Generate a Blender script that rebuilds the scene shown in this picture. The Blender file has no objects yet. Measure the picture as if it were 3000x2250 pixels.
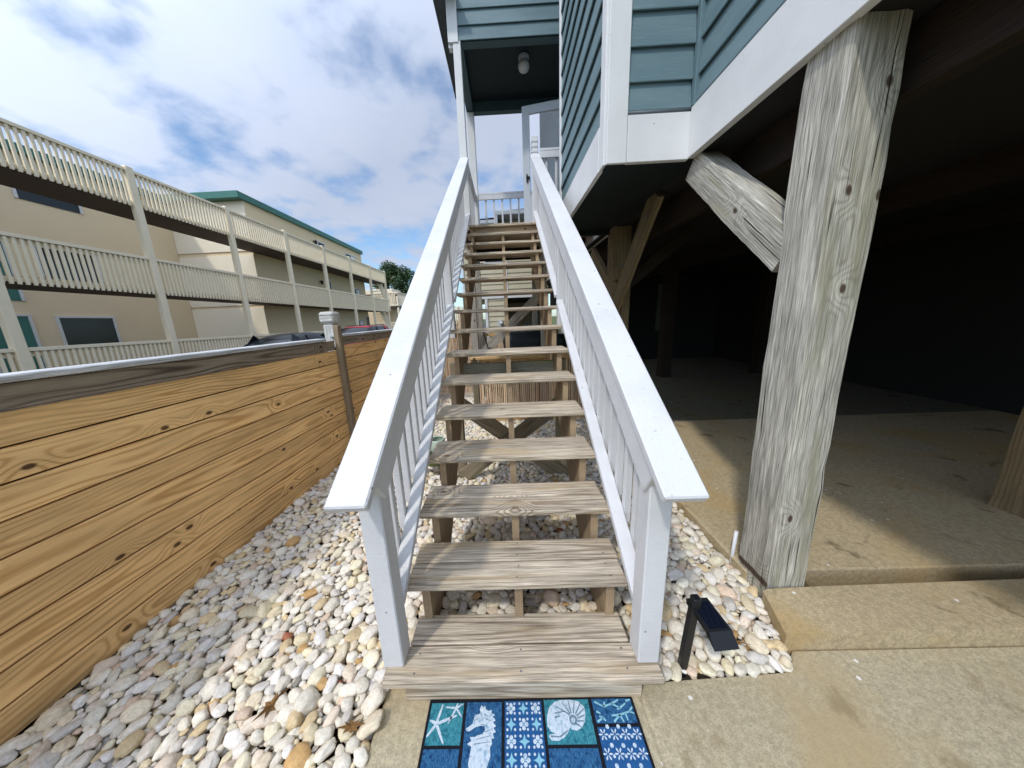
import bpy, math, random
import numpy as np
from mathutils import Vector, Matrix, noise as mnoise
random.seed(7); rng = np.random.default_rng(11)
S = bpy.context.scene
COL = S.collection
V = Vector

# ------------------------------------------------------------------ camera
cam_d = bpy.data.cameras.new('camera'); cam = bpy.data.objects.new('camera', cam_d); COL.objects.link(cam)
S.camera = cam
YAW, PIT, ROL = -0.02317, -0.21262, -0.04410
fw = V((math.sin(YAW)*math.cos(PIT), math.cos(YAW)*math.cos(PIT), math.sin(PIT)))
rt = V((math.cos(YAW), -math.sin(YAW), 0)); up = rt.cross(fw)
cr, sr = math.cos(ROL), math.sin(ROL)
r2 = cr*rt + sr*up; u2 = -sr*rt + cr*up
M = Matrix((r2, u2, -fw)).transposed().to_4x4(); M.translation = V((-0.0037, -0.8822, 1.6089))
cam.matrix_world = M
cam_d.sensor_width = 36; cam_d.lens = 10.321
cam_d.shift_x = 0.01055; cam_d.shift_y = -0.00326
cam_d.clip_start = 0.02; cam_d.clip_end = 600

# ------------------------------------------------------------------ light
SUNDIR = V((-.46, -.62, 1)).normalized()
W = bpy.data.worlds.new('World'); S.world = W; W.use_nodes = True
def build_world():
    nt = W.node_tree; N = nt.nodes; L = nt.links; N.clear()
    out = N.new('ShaderNodeOutputWorld'); bg = N.new('ShaderNodeBackground'); L.new(bg.outputs[0], out.inputs[0])
    sky = N.new('ShaderNodeTexSky'); sky.sky_type = 'NISHITA'; sky.sun_disc = False
    sky.sun_elevation = math.asin(SUNDIR.z); sky.sun_rotation = math.atan2(SUNDIR.x, SUNDIR.y)
    sky.air_density = 1.0; sky.dust_density = 0.6; sky.ozone_density = 1.0
    tc = N.new('ShaderNodeTexCoord'); sep = N.new('ShaderNodeSeparateXYZ'); L.new(tc.outputs['Generated'], sep.inputs[0])
    def math_(op, a, b=None, c=None, clamp=False):
        m = N.new('ShaderNodeMath'); m.operation = op; m.use_clamp = clamp
        for i, x in enumerate((a, b, c)):
            if x is None: continue
            if isinstance(x, (int, float)): m.inputs[i].default_value = x
            else: L.new(x, m.inputs[i])
        return m.outputs[0]
    den = math_('ADD', math_('MAXIMUM', sep.outputs[2], 0.0), 0.22)
    cx = math_('DIVIDE', sep.outputs[0], den); cy = math_('DIVIDE', sep.outputs[1], den)
    cb = N.new('ShaderNodeCombineXYZ'); L.new(cx, cb.inputs[0]); L.new(cy, cb.inputs[1]); cb.inputs[2].default_value = 3.7
    n1 = N.new('ShaderNodeTexNoise'); n1.inputs['Scale'].default_value = 2.7; n1.inputs['Detail'].default_value = 5; n1.inputs['Roughness'].default_value = .5
    n1.inputs['Distortion'].default_value = .25
    L.new(cb.outputs[0], n1.inputs['Vector'])
    n2 = N.new('ShaderNodeTexNoise'); n2.inputs['Scale'].default_value = 8; n2.inputs['Detail'].default_value = 4
    L.new(cb.outputs[0], n2.inputs['Vector'])
    # more cover higher in the sky, clear strip low down
    s = math_('ADD', math_('MULTIPLY', n1.outputs['Fac'], .72), math_('MULTIPLY', n2.outputs['Fac'], .28))
    hb = math_('MULTIPLY', math_('SUBTRACT', math_('MINIMUM', sep.outputs[2], .5), .27), .42)
    s = math_('ADD', s, hb)
    mr = N.new('ShaderNodeMapRange'); mr.interpolation_type = 'SMOOTHSTEP'
    mr.inputs['From Min'].default_value = .385; mr.inputs['From Max'].default_value = .575; mr.inputs['To Min'].default_value = .08; mr.inputs['To Max'].default_value = .95
    L.new(s, mr.inputs['Value'])
    n3 = N.new('ShaderNodeTexNoise'); n3.inputs['Scale'].default_value = 2.6; n3.inputs['Detail'].default_value = 3
    L.new(cb.outputs[0], n3.inputs['Vector'])
    cc = N.new('ShaderNodeMix'); cc.data_type = 'RGBA'; L.new(n3.outputs['Fac'], cc.inputs[0])
    cc.inputs[6].default_value = (4.3, 5.1, 6.7, 1); cc.inputs[7].default_value = (5.9, 6.4, 7.7, 1)
    # extra cloud brightness towards the sun, added to fill shaded faces
    dp = N.new('ShaderNodeVectorMath'); dp.operation = 'DOT_PRODUCT'; L.new(tc.outputs['Generated'], dp.inputs[0]); dp.inputs[1].default_value = tuple(SUNDIR)
    gl = math_('MULTIPLY_ADD', math_('POWER', math_('MAXIMUM', dp.outputs['Value'], 0.0), 1.3), 2.6, 1.0)
    gs = N.new('ShaderNodeVectorMath'); gs.operation = 'SCALE'; L.new(cc.outputs[2], gs.inputs[0]); L.new(gl, gs.inputs['Scale'])
    bl = N.new('ShaderNodeVectorMath'); bl.operation = 'MULTIPLY'; L.new(sky.outputs[0], bl.inputs[0]); bl.inputs[1].default_value = (1.25, 1.55, 1.75)
    mx = N.new('ShaderNodeMix'); mx.data_type = 'RGBA'
    L.new(mr.outputs[0], mx.inputs[0]); L.new(bl.outputs[0], mx.inputs[6]); L.new(gs.outputs[0], mx.inputs[7])
    L.new(mx.outputs[2], bg.inputs[0]); bg.inputs[1].default_value = 0.11
build_world()
sd = bpy.data.lights.new('sun', 'SUN'); sun = bpy.data.objects.new('sun', sd); COL.objects.link(sun)
sd.energy = 2.0; sd.angle = math.radians(3.6); sd.color = (1.0, .965, .90)
sun.rotation_euler = SUNDIR.to_track_quat('Z', 'Y').to_euler(); sun.location = (-5, -7, 12)
S.view_settings.view_transform = 'Standard'; S.view_settings.look = 'None'
S.view_settings.exposure = -0.02; S.view_settings.gamma = 1
S.render.engine = 'CYCLES'

# ------------------------------------------------------------------ node helpers
class NT:
    def __init__(s, name):
        s.m = bpy.data.materials.new(name); s.m.use_nodes = True
        s.t = s.m.node_tree; s.N = s.t.nodes; s.L = s.t.links
        s.b = s.N['Principled BSDF']
    def put(s, sock, x):
        if isinstance(x, (int, float)): sock.default_value = x
        elif isinstance(x, (tuple, list)):
            if len(x) == 3 and sock.type == 'RGBA': x = (*x, 1)
            sock.default_value = x
        else: s.L.new(x, sock)
    def m_(s, op, a, b=None, c=None, clamp=False):
        n = s.N.new('ShaderNodeMath'); n.operation = op; n.use_clamp = clamp
        for i, x in enumerate((a, b, c)):
            if x is not None: s.put(n.inputs[i], x)
        return n.outputs[0]
    def sep(s, v):
        n = s.N.new('ShaderNodeSeparateXYZ'); s.L.new(v, n.inputs[0]); return n.outputs
    def comb(s, x, y, z):
        n = s.N.new('ShaderNodeCombineXYZ')
        for i, a in enumerate((x, y, z)): s.put(n.inputs[i], a)
        return n.outputs[0]
    def noise(s, vec, scale, detail=2, rough=.5, dist=0, out='Fac'):
        n = s.N.new('ShaderNodeTexNoise'); s.put(n.inputs['Vector'], vec)
        n.inputs['Scale'].default_value = scale; n.inputs['Detail'].default_value = detail
        n.inputs['Roughness'].default_value = rough; n.inputs['Distortion'].default_value = dist
        return n.outputs[out]
    def voro(s, vec, scale, feature='F1', rand=1, dim='3D'):
        n = s.N.new('ShaderNodeTexVoronoi'); n.voronoi_dimensions = dim; n.feature = feature; s.put(n.inputs['Vector'], vec)
        n.inputs['Scale'].default_value = scale; n.inputs['Randomness'].default_value = rand
        return n.outputs
    def mix(s, f, a, b, blend='MIX'):
        n = s.N.new('ShaderNodeMix'); n.data_type = 'RGBA'; n.blend_type = blend
        s.put(n.inputs[0], f); s.put(n.inputs[6], a); s.put(n.inputs[7], b)
        return n.outputs[2]
    def mr(s, v, a, b, c=0, d=1, smooth=True):
        n = s.N.new('ShaderNodeMapRange'); n.interpolation_type = 'SMOOTHSTEP' if smooth else 'LINEAR'
        s.put(n.inputs['Value'], v)
        for k, x in zip(('From Min', 'From Max', 'To Min', 'To Max'), (a, b, c, d)): n.inputs[k].default_value = x
        return n.outputs[0]
    def attr(s, name, out='Vector'):
        n = s.N.new('ShaderNodeAttribute'); n.attribute_name = name; return n.outputs[out]
    def obj(s):
        return s.N.new('ShaderNodeTexCoord').outputs['Object']
    def geo(s):
        return s.N.new('ShaderNodeNewGeometry').outputs['Position']
    def bump(s, h, strength, dist=.01):
        n = s.N.new('ShaderNodeBump'); s.put(n.inputs['Height'], h); n.inputs['Strength'].default_value = strength
        n.inputs['Distance'].default_value = dist; s.L.new(n.outputs[0], s.b.inputs['Normal'])
    def fin(s, col, rough=.6, spec=.3, metal=0):
        s.put(s.b.inputs['Base Color'], col); s.put(s.b.inputs['Roughness'], rough)
        s.b.inputs['Specular IOR Level'].default_value = spec; s.b.inputs['Metallic'].default_value = metal
        return s.m
def gray(v): return (v, v, v)

def wood(name, light, dark, freq=520, ring=.8, knots=.5, rough=.75, fibre=.35, tone=.18, stain=None, cracks=0, knotc=(.05, .025, .012), wav=.10, uf=.7):
    n = NT(name); lc = n.attr('lc'); u, v, w = n.sep(lc)
    big = n.noise(n.comb(n.m_('MULTIPLY', u, uf), n.m_('MULTIPLY', v, 1.6), n.m_('MULTIPLY', w, 1.6)), 1, 2, out='Color')
    bx, by, bz = n.sep(big)
    # knots : sparse stretched cells
    kv = n.comb(n.m_('MULTIPLY', u, 2.6), n.m_('MULTIPLY', v, 4.5), 0)
    vo = n.voro(kv, 1.0, dim='2D')
    gate = n.m_('GREATER_THAN', n.sep(vo['Color'])[0], 1-knots)
    kd = vo['Distance']
    kn = n.m_('MULTIPLY', gate, n.mr(kd, .0, .34, 1, 0))
    v2 = n.m_('ADD', v, n.m_('MULTIPLY', n.m_('SUBTRACT', bx, .5), wav*1.6))
    w2 = n.m_('ADD', n.m_('ADD', w, .035), n.m_('MULTIPLY', n.m_('SUBTRACT', by, .5), wav))
    r = n.m_('SQRT', n.m_('ADD', n.m_('MULTIPLY', v2, v2), n.m_('MULTIPLY', w2, w2)))
    r = n.m_('ADD', r, n.m_('MULTIPLY', kn, .045))
    wob = n.noise(n.comb(n.m_('MULTIPLY', u, 5), n.m_('MULTIPLY', v, 30), n.m_('MULTIPLY', w, 30)), 1, 2)
    r = n.m_('ADD', r, n.m_('MULTIPLY', wob, .0025))
    s = n.m_('SINE', n.m_('MULTIPLY', r, freq))
    s = n.m_('POWER', n.m_('MULTIPLY_ADD', s, .5, .5), 2.8)
    fib = n.noise(n.comb(n.m_('MULTIPLY', u, 7), n.m_('MULTIPLY', v, 260), n.m_('MULTIPLY', w, 260)), 1, 3, .6)
    amp = n.mr(bz, .3, .7, .45, 1)
    ringv = n.m_('MULTIPLY', n.m_('MULTIPLY', s, amp), ring)
    c = n.mix(ringv, light, dark)
    # board-to-board tone
    wn = n.N.new('ShaderNodeTexWhiteNoise'); wn.noise_dimensions = '1D'
    n.put(wn.inputs['W'], n.m_('FLOOR', n.m_('MULTIPLY', u, .1)))
    tn = n.m_('MULTIPLY_ADD', wn.outputs[0], tone*2, 1-tone)
    pat = n.noise(n.comb(n.m_('MULTIPLY', u, 2.3), n.m_('MULTIPLY', v, 9), w), 1, 3)
    tn = n.m_('MULTIPLY', tn, n.mr(pat, .3, .72, .80, 1.14, False))
    tn = n.m_('MULTIPLY', tn, n.mr(fib, .3, .7, 1-fibre, 1+fibre*.6, False))
    hs = n.N.new('ShaderNodeVectorMath'); hs.operation = 'SCALE'; n.L.new(c, hs.inputs[0]); n.L.new(tn, hs.inputs['Scale'])
    c = hs.outputs[0]
    if stain:
        sm = n.noise(n.comb(n.m_('MULTIPLY', u, 1.6), n.m_('MULTIPLY', v, 14), n.m_('MULTIPLY', w, 14)), 1, 4)
        c = n.mix(n.mr(sm, .5, .72, 0, .6), c, stain)
    c = n.mix(n.m_('MULTIPLY', gate, n.mr(kd, .035, .075, .92, 0)), c, knotc)
    if cracks:
        ck = n.noise(n.comb(n.m_('MULTIPLY', u, 1.3), n.m_('MULTIPLY', v, 70), n.m_('MULTIPLY', w, 70)), 1, 2)
        cm = n.mr(ck, .66, .70, 0, 1)
        c = n.mix(n.m_('MULTIPLY', cm, cracks), c, (.03, .025, .02))
    h = n.m_('ADD', n.m_('MULTIPLY', s, -.5), n.m_('MULTIPLY', fib, 1.0))
    n.bump(h, .35, .002)
    return n.fin(c, rough, .2)

MAT = {}
MAT['tread'] = wood('weathered_tread_wood', (.57, .485, .37), (.19, .135, .085), freq=520, ring=.85, knots=.24, fibre=.55, tone=.10, stain=(.44, .32, .17), cracks=.35, knotc=(.18, .12, .08), wav=.07, uf=.6)
MAT['stringer'] = wood('brown_treated_lumber', (.38, .28, .175), (.17, .11, .06), freq=620, ring=.75, knots=.25, fibre=.3, tone=.2)
MAT['support'] = wood('grey_green_lumber', (.30, .245, .165), (.13, .10, .065), freq=420, ring=.8, knots=.3, fibre=.35, tone=.2, cracks=.3, stain=(.10, .11, .05))
MAT['moss'] = wood('mossy_lumber', (.40, .375, .29), (.17, .16, .125), freq=420, ring=.6, knots=.2, fibre=.4, tone=.1, stain=(.34, .40, .08))
MAT['fence'] = wood('golden_pine', (.96, .61, .27), (.52, .25, .075), freq=330, ring=.85, knots=.5, fibre=.18, tone=.12, knotc=(.07, .025, .015), wav=.13, uf=.8)
MAT['fencegrey'] = wood('weathered_fence_board', (.36, .29, .21), (.09, .065, .045), freq=400, ring=1.0, knots=.5, fibre=.35, tone=.15)
MAT['fencecap'] = wood('silvered_cap_board', (.62, .62, .62), (.24, .22, .20), freq=500, ring=.6, knots=.2, fibre=.5, tone=.1, cracks=.6)
MAT['batten'] = wood('weathered_batten', (.31, .24, .155), (.13, .095, .06), freq=520, ring=.8, knots=.2, fibre=.4, tone=.1, cracks=.5)
MAT['knob'] = wood('peeling_white_post', (.66, .64, .59), (.30, .26, .21), freq=300, ring=.5, knots=.1, fibre=.5, tone=.05, cracks=1.0)
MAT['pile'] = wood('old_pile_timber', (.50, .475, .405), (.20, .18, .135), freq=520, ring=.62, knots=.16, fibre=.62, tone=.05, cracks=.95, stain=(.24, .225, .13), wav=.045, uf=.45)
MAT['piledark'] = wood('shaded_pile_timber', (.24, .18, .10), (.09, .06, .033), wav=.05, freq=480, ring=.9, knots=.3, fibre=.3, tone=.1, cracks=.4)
MAT['pine'] = wood('new_pine_board', (.62, .42, .20), (.40, .21, .08), freq=300, ring=.7, knots=.5, fibre=.2, tone=.1)
MAT['greypost'] = wood('silver_grey_post', (.44, .40, .33), (.19, .155, .12), freq=420, ring=.7, knots=.35, fibre=.4, tone=.12, cracks=.5)
MAT['darkbeam'] = wood('shade_dark_beam', (.035, .025, .018), (.015, .01, .008), ring=.6, knots=.2, tone=.1)  # near-black timber: the shade below the floors is put into its colour

def paint(name, col, rough=.45, grime=.08, brush=.25, scale=1.0, chips=0.0):
    n = NT(name); p = n.obj()
    mp = n.N.new('ShaderNodeMapping'); n.L.new(p, mp.inputs[0]); mp.inputs['Scale'].default_value = (14, 3, 40)
    b = n.noise(mp.outputs[0], 6, 3, .6)
    g = n.noise(p, 3.0*scale, 4, .6)
    f = n.mr(g, .35, .75, 0, grime)
    c = n.mix(f, col, tuple(x*.62 for x in col))
    sp = n.voro(p, 15)
    spk = n.m_('MULTIPLY', n.m_('LESS_THAN', sp['Distance'], .075), n.m_('GREATER_THAN', n.sep(sp['Color'])[0], .84))
    c = n.mix(n.m_('MULTIPLY', spk, .7), c, (.12, .09, .06))
    if chips:
        cn = n.noise(p, 30, 4, .7)
        c = n.mix(n.mr(cn, .68, .70, 0, chips), c, (.25, .2, .15))
    fine = n.noise(p, 70, 3, .6)
    n.bump(n.m_('ADD', n.m_('MULTIPLY', b, .8), n.m_('MULTIPLY', fine, .6)), brush, .004)
    return n.fin(c, rough, .35)
MAT['white'] = paint('white_trim_paint', (.655, .655, .66), .48, .30, .6, chips=.4)
MAT['white2'] = paint('white_house_trim', (.70, .70, .685), .5, .22, .35, chips=.5)
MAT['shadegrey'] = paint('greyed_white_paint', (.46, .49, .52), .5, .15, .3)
MAT['darkteal'] = paint('shade_dark_teal_paint', (.010, .019, .022), .6, .2, .2)  # teal taken almost to black, overhead shade painted into it
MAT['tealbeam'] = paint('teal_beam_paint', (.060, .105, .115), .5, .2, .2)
MAT['green'] = paint('green_fascia_metal', (.045, .16, .125), .4, .1, .1)
MAT['black'] = paint('black_plastic', (.010, .011, .013), .35, .0, .1)
MAT['flash'] = paint('dark_grey_flashing', (.10, .12, .13), .45, .2, .3)
MAT['aptrail'] = paint('beige_grey_rail_paint', (.86, .75, .54), .6, .15, .1)
MAT['aptwall'] = paint('tan_stucco', (.72, .585, .385), .85, .10, .3, .3)
MAT['aptlight'] = paint('cream_stucco', (.82, .73, .56), .85, .08, .3, .3)
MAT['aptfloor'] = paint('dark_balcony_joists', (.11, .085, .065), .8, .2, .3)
MAT['neigh'] = paint('olive_tan_siding_paint', (.53, .475, .335), .6, .10, .15)
MAT['neighdark'] = paint('neighbour_dark_interior', (.05, .045, .04), .8, .2, .2)
MAT['winwhite'] = paint('window_white_frame', (.6, .6, .58), .5, .05, .1)
MAT['garagewall'] = paint('shade_dark_garage_wall', (.018, .018, .018), .8, .2, .2)  # garage darkness carried by the base colour of walls and ceiling
MAT['dimgrey'] = paint('dim_grey_green_panel', (.10, .13, .11), .6, .2, .1)
MAT['meter'] = paint('meter_grey', (.5, .52, .52), .5, .05, .1)
MAT['cover'] = paint('black_vinyl_cover', (.008, .012, .015), .45, .1, .4)
MAT['pvc'] = paint('white_pvc', (.72, .72, .72), .4, .1, .05)
MAT['pot'] = paint('pale_green_glaze', (.42, .50, .40), .3, .2, .1)
MAT['potdark'] = paint('olive_green_glaze', (.12, .15, .04), .25, .3, .1)

def siding_mat():
    n = NT('blue_grey_siding_paint'); lc = n.attr('lc'); u, v, w = n.sep(lc)
    g1 = n.noise(n.comb(n.m_('MULTIPLY', u, 9), n.m_('MULTIPLY', v, 110), w), 1, 4, .6, .6)
    g2 = n.noise(n.comb(n.m_('MULTIPLY', u, 1.2), n.m_('MULTIPLY', v, 5), w), 1, 3)
    col = n.mix(n.mr(g2, .3, .7), (.108, .175, .192), (.148, .220, .235))
    col = n.mix(n.mr(g1, .55, .75, 0, .35), col, (.27, .36, .38))
    n.bump(g1, .55, .004)
    return n.fin(col, .5, .3)
MAT['siding'] = siding_mat()

def glass_mat(name, col=(.02, .03, .035), rough=.05, alpha=None):
    n = NT(name); n.b.inputs['IOR'].default_value = 1.5
    return n.fin(col, rough, .45)
MAT['winglass'] = glass_mat('dark_window_glass', (.010, .014, .016), .18)
def clear_glass():
    n = NT('clear_door_glass'); n.N.remove(n.b)
    tr = n.N.new('ShaderNodeBsdfTransparent'); gl = n.N.new('ShaderNodeBsdfGlossy'); gl.inputs['Roughness'].default_value = .02
    fr = n.N.new('ShaderNodeFresnel'); fr.inputs[0].default_value = 1.45
    mx = n.N.new('ShaderNodeMixShader'); n.L.new(fr.outputs[0], mx.inputs[0]); n.L.new(tr.outputs[0], mx.inputs[1]); n.L.new(gl.outputs[0], mx.inputs[2])
    n.L.new(mx.outputs[0], n.N['Material Output'].inputs[0]); return n.m
MAT['glass'] = clear_glass()
def frosted():
    n = NT('frosted_globe'); return n.fin((.55, .56, .54), .3, .5)
MAT['globe'] = frosted()
def carpaint(name, c):
    n = NT(name); n.b.inputs['Coat Weight'].default_value = .25; n.b.inputs['Coat Roughness'].default_value = .08
    return n.fin(c, .35, .25)
MAT['carblack'] = carpaint('black_car_paint', (.006, .007, .01)); MAT['carred'] = carpaint('red_car_paint', (.38, .012, .03))
n_ = NT('tyre_rubber'); MAT['tyre'] = n_.fin((.015, .015, .015), .8)
n_ = NT('wheel_alloy'); MAT['alloy'] = n_.fin((.4, .4, .42), .3, .5, 1)

def concrete(name, base, stainc, yellow):
    n = NT(name); p = n.geo()
    fine = n.noise(p, 150, 4, .75); mid = n.noise(p, 40, 4, .65); big = n.noise(p, 1.3, 4, .6, .4)
    bl = n.noise(p, 4.2, 5, .62, .6)
    c = n.mix(n.mr(mid, .3, .7), tuple(x*.78 for x in base), tuple(x*1.12 for x in base))
    c = n.mix(n.mr(fine, .48, .66, 0, .6), c, tuple(x*.42 for x in base))
    c = n.mix(n.mr(fine, .34, .45, .45, 0), c, tuple(min(1, x*1.45) for x in base))
    c = n.mix(n.mr(big, .45, .72, 0, .75), c, yellow)
    c = n.mix(n.mr(bl, .60, .70, 0, .7), c, stainc)
    vo = n.voro(p, 16)
    spk = n.m_('MULTIPLY', n.m_('LESS_THAN', vo['Distance'], .13), n.m_('GREATER_THAN', n.sep(vo['Color'])[1], .90))
    c = n.mix(spk, c, (.75, .72, .68))
    n.bump(n.m_('ADD', fine, n.m_('MULTIPLY', mid, .6)), .5, .004)
    return n.fin(c, .85, .2)
MAT['pad'] = concrete('pad_concrete', (.46, .395, .265), (.26, .20, .11), (.42, .32, .17))
MAT['slab'] = concrete('slab_concrete', (.48, .385, .235), (.14, .10, .055), (.46, .30, .11))
def asphalt():
    n = NT('asphalt'); p = n.geo(); f = n.noise(p, 120, 3, .7); b = n.noise(p, .6, 4)
    c = n.mix(n.mr(f, .35, .7), (.04, .04, .042), (.085, .083, .08)); c = n.mix(n.mr(b, .4, .7, 0, .4), c, (.10, .097, .09))
    return n.fin(c, .9, .2)
MAT['asphalt'] = asphalt()
def soil():
    n = NT('soil_under_pebbles'); p = n.geo(); f = n.noise(p, 60, 4, .7)
    return n.fin(n.mix(f, (.02, .016, .012), (.06, .05, .038)), .95, .1)
MAT['soil'] = soil()
def grassm():
    n = NT('distant_ground'); p = n.geo(); f = n.noise(p, 3, 5, .7)
    return n.fin(n.mix(f, (.05, .075, .03), (.12, .13, .06)), .95, .1)
MAT['ground'] = grassm()
def pebblem():
    n = NT('river_pebble_stone'); c = n.attr('pc', 'Color'); p = n.attr('lc'); g = n.geo()
    a = n.noise(p, 22, 4, .65, .8); b = n.noise(p, 90, 3, .7)
    c = n.mix(n.mr(a, .50, .68, 0, .45), c, n.mix(.5, c, (.50, .34, .18)))
    hs = n.N.new('ShaderNodeVectorMath'); hs.operation = 'SCALE'; n.L.new(c, hs.inputs[0])
    n.L.new(n.mr(b, .3, .7, .78, 1.14, False), hs.inputs['Scale'])
    n.bump(n.m_('ADD', b, n.m_('MULTIPLY', a, 1.5)), .35, .003)
    return n.fin(hs.outputs[0], .62, .3)
MAT['pebble'] = pebblem()
def bamboom():
    n = NT('bamboo_cane'); lc = n.attr('lc'); u, v, w = n.sep(lc)
    wn = n.N.new('ShaderNodeTexWhiteNoise'); wn.noise_dimensions = '1D'; n.put(wn.inputs['W'], n.m_('FLOOR', n.m_('MULTIPLY', u, .1)))
    c = n.mix(wn.outputs[0], (.80, .60, .40), (.40, .25, .16))
    c = n.mix(n.m_('GREATER_THAN', wn.outputs[0], .75), c, (.78, .60, .40))
    f = n.noise(n.comb(n.m_('MULTIPLY', u, 10), v, w), 1, 3); c = n.mix(n.mr(f, .55, .75, 0, .5), c, (.20, .13, .08))
    return n.fin(c, .5, .3)
MAT['bamboo'] = bamboom()
def barkm():
    n = NT('bark'); f = n.noise(n.obj(), 8, 4); return n.fin(n.mix(f, (.05, .035, .025), (.12, .09, .06)), .9)
MAT['bark'] = barkm()
def leafm():
    n = NT('dark_green_leaves'); c = n.attr('pc', 'Color'); return n.fin(c, .5, .3)
MAT['leaf'] = leafm()
n_ = NT('dry_leaf_brown'); MAT['dryleaf'] = n_.fin(n_.mix(n_.noise(n_.obj(), 60, 3), (.30, .16, .05), (.12, .06, .02)), .7)
def shingle():
    n = NT('grey_roof_shingles'); p = n.geo(); f = n.noise(p, 25, 3); return n.fin(n.mix(f, (.06, .055, .05), (.14, .13, .115)), .9)
MAT['shingle'] = shingle()
def mattex(name, a, b, c3=None):
    n = NT(name); p = n.geo(); x, y, z = n.sep(p)
    f = n.noise(n.comb(n.m_('MULTIPLY', x, 420), n.m_('MULTIPLY', y, 70), 0), 1, 3, .7)
    f2 = n.noise(p, 60, 3, .7)
    c = n.mix(n.mr(f, .35, .68), a, b)
    if c3: c = n.mix(n.mr(f2, .48, .68, 0, .8), c, c3)
    n.bump(n.noise(p, 900, 1), .5, .002)
    return n.fin(c, .95, .05)
MAT['mteal'] = mattex('mat_teal', (.02, .15, .20), (.08, .31, .36), (.01, .08, .13))
MAT['mblue'] = mattex('mat_blue', (.012, .055, .16), (.055, .18, .33), (.006, .03, .09))
MAT['mnavy'] = mattex('mat_navy', (.015, .07, .20), (.03, .12, .30))
MAT['mwhite'] = mattex('mat_white', (.42, .52, .60), (.66, .72, .78), (.20, .34, .46))
MAT['mlight'] = mattex('mat_light_blue', (.18, .42, .52), (.30, .56, .66))
MAT['mgrey'] = mattex('mat_shell_shade', (.10, .17, .22), (.22, .30, .36))
MAT['mblack'] = mattex('mat_black', (.008, .009, .012), (.02, .022, .03))

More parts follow.
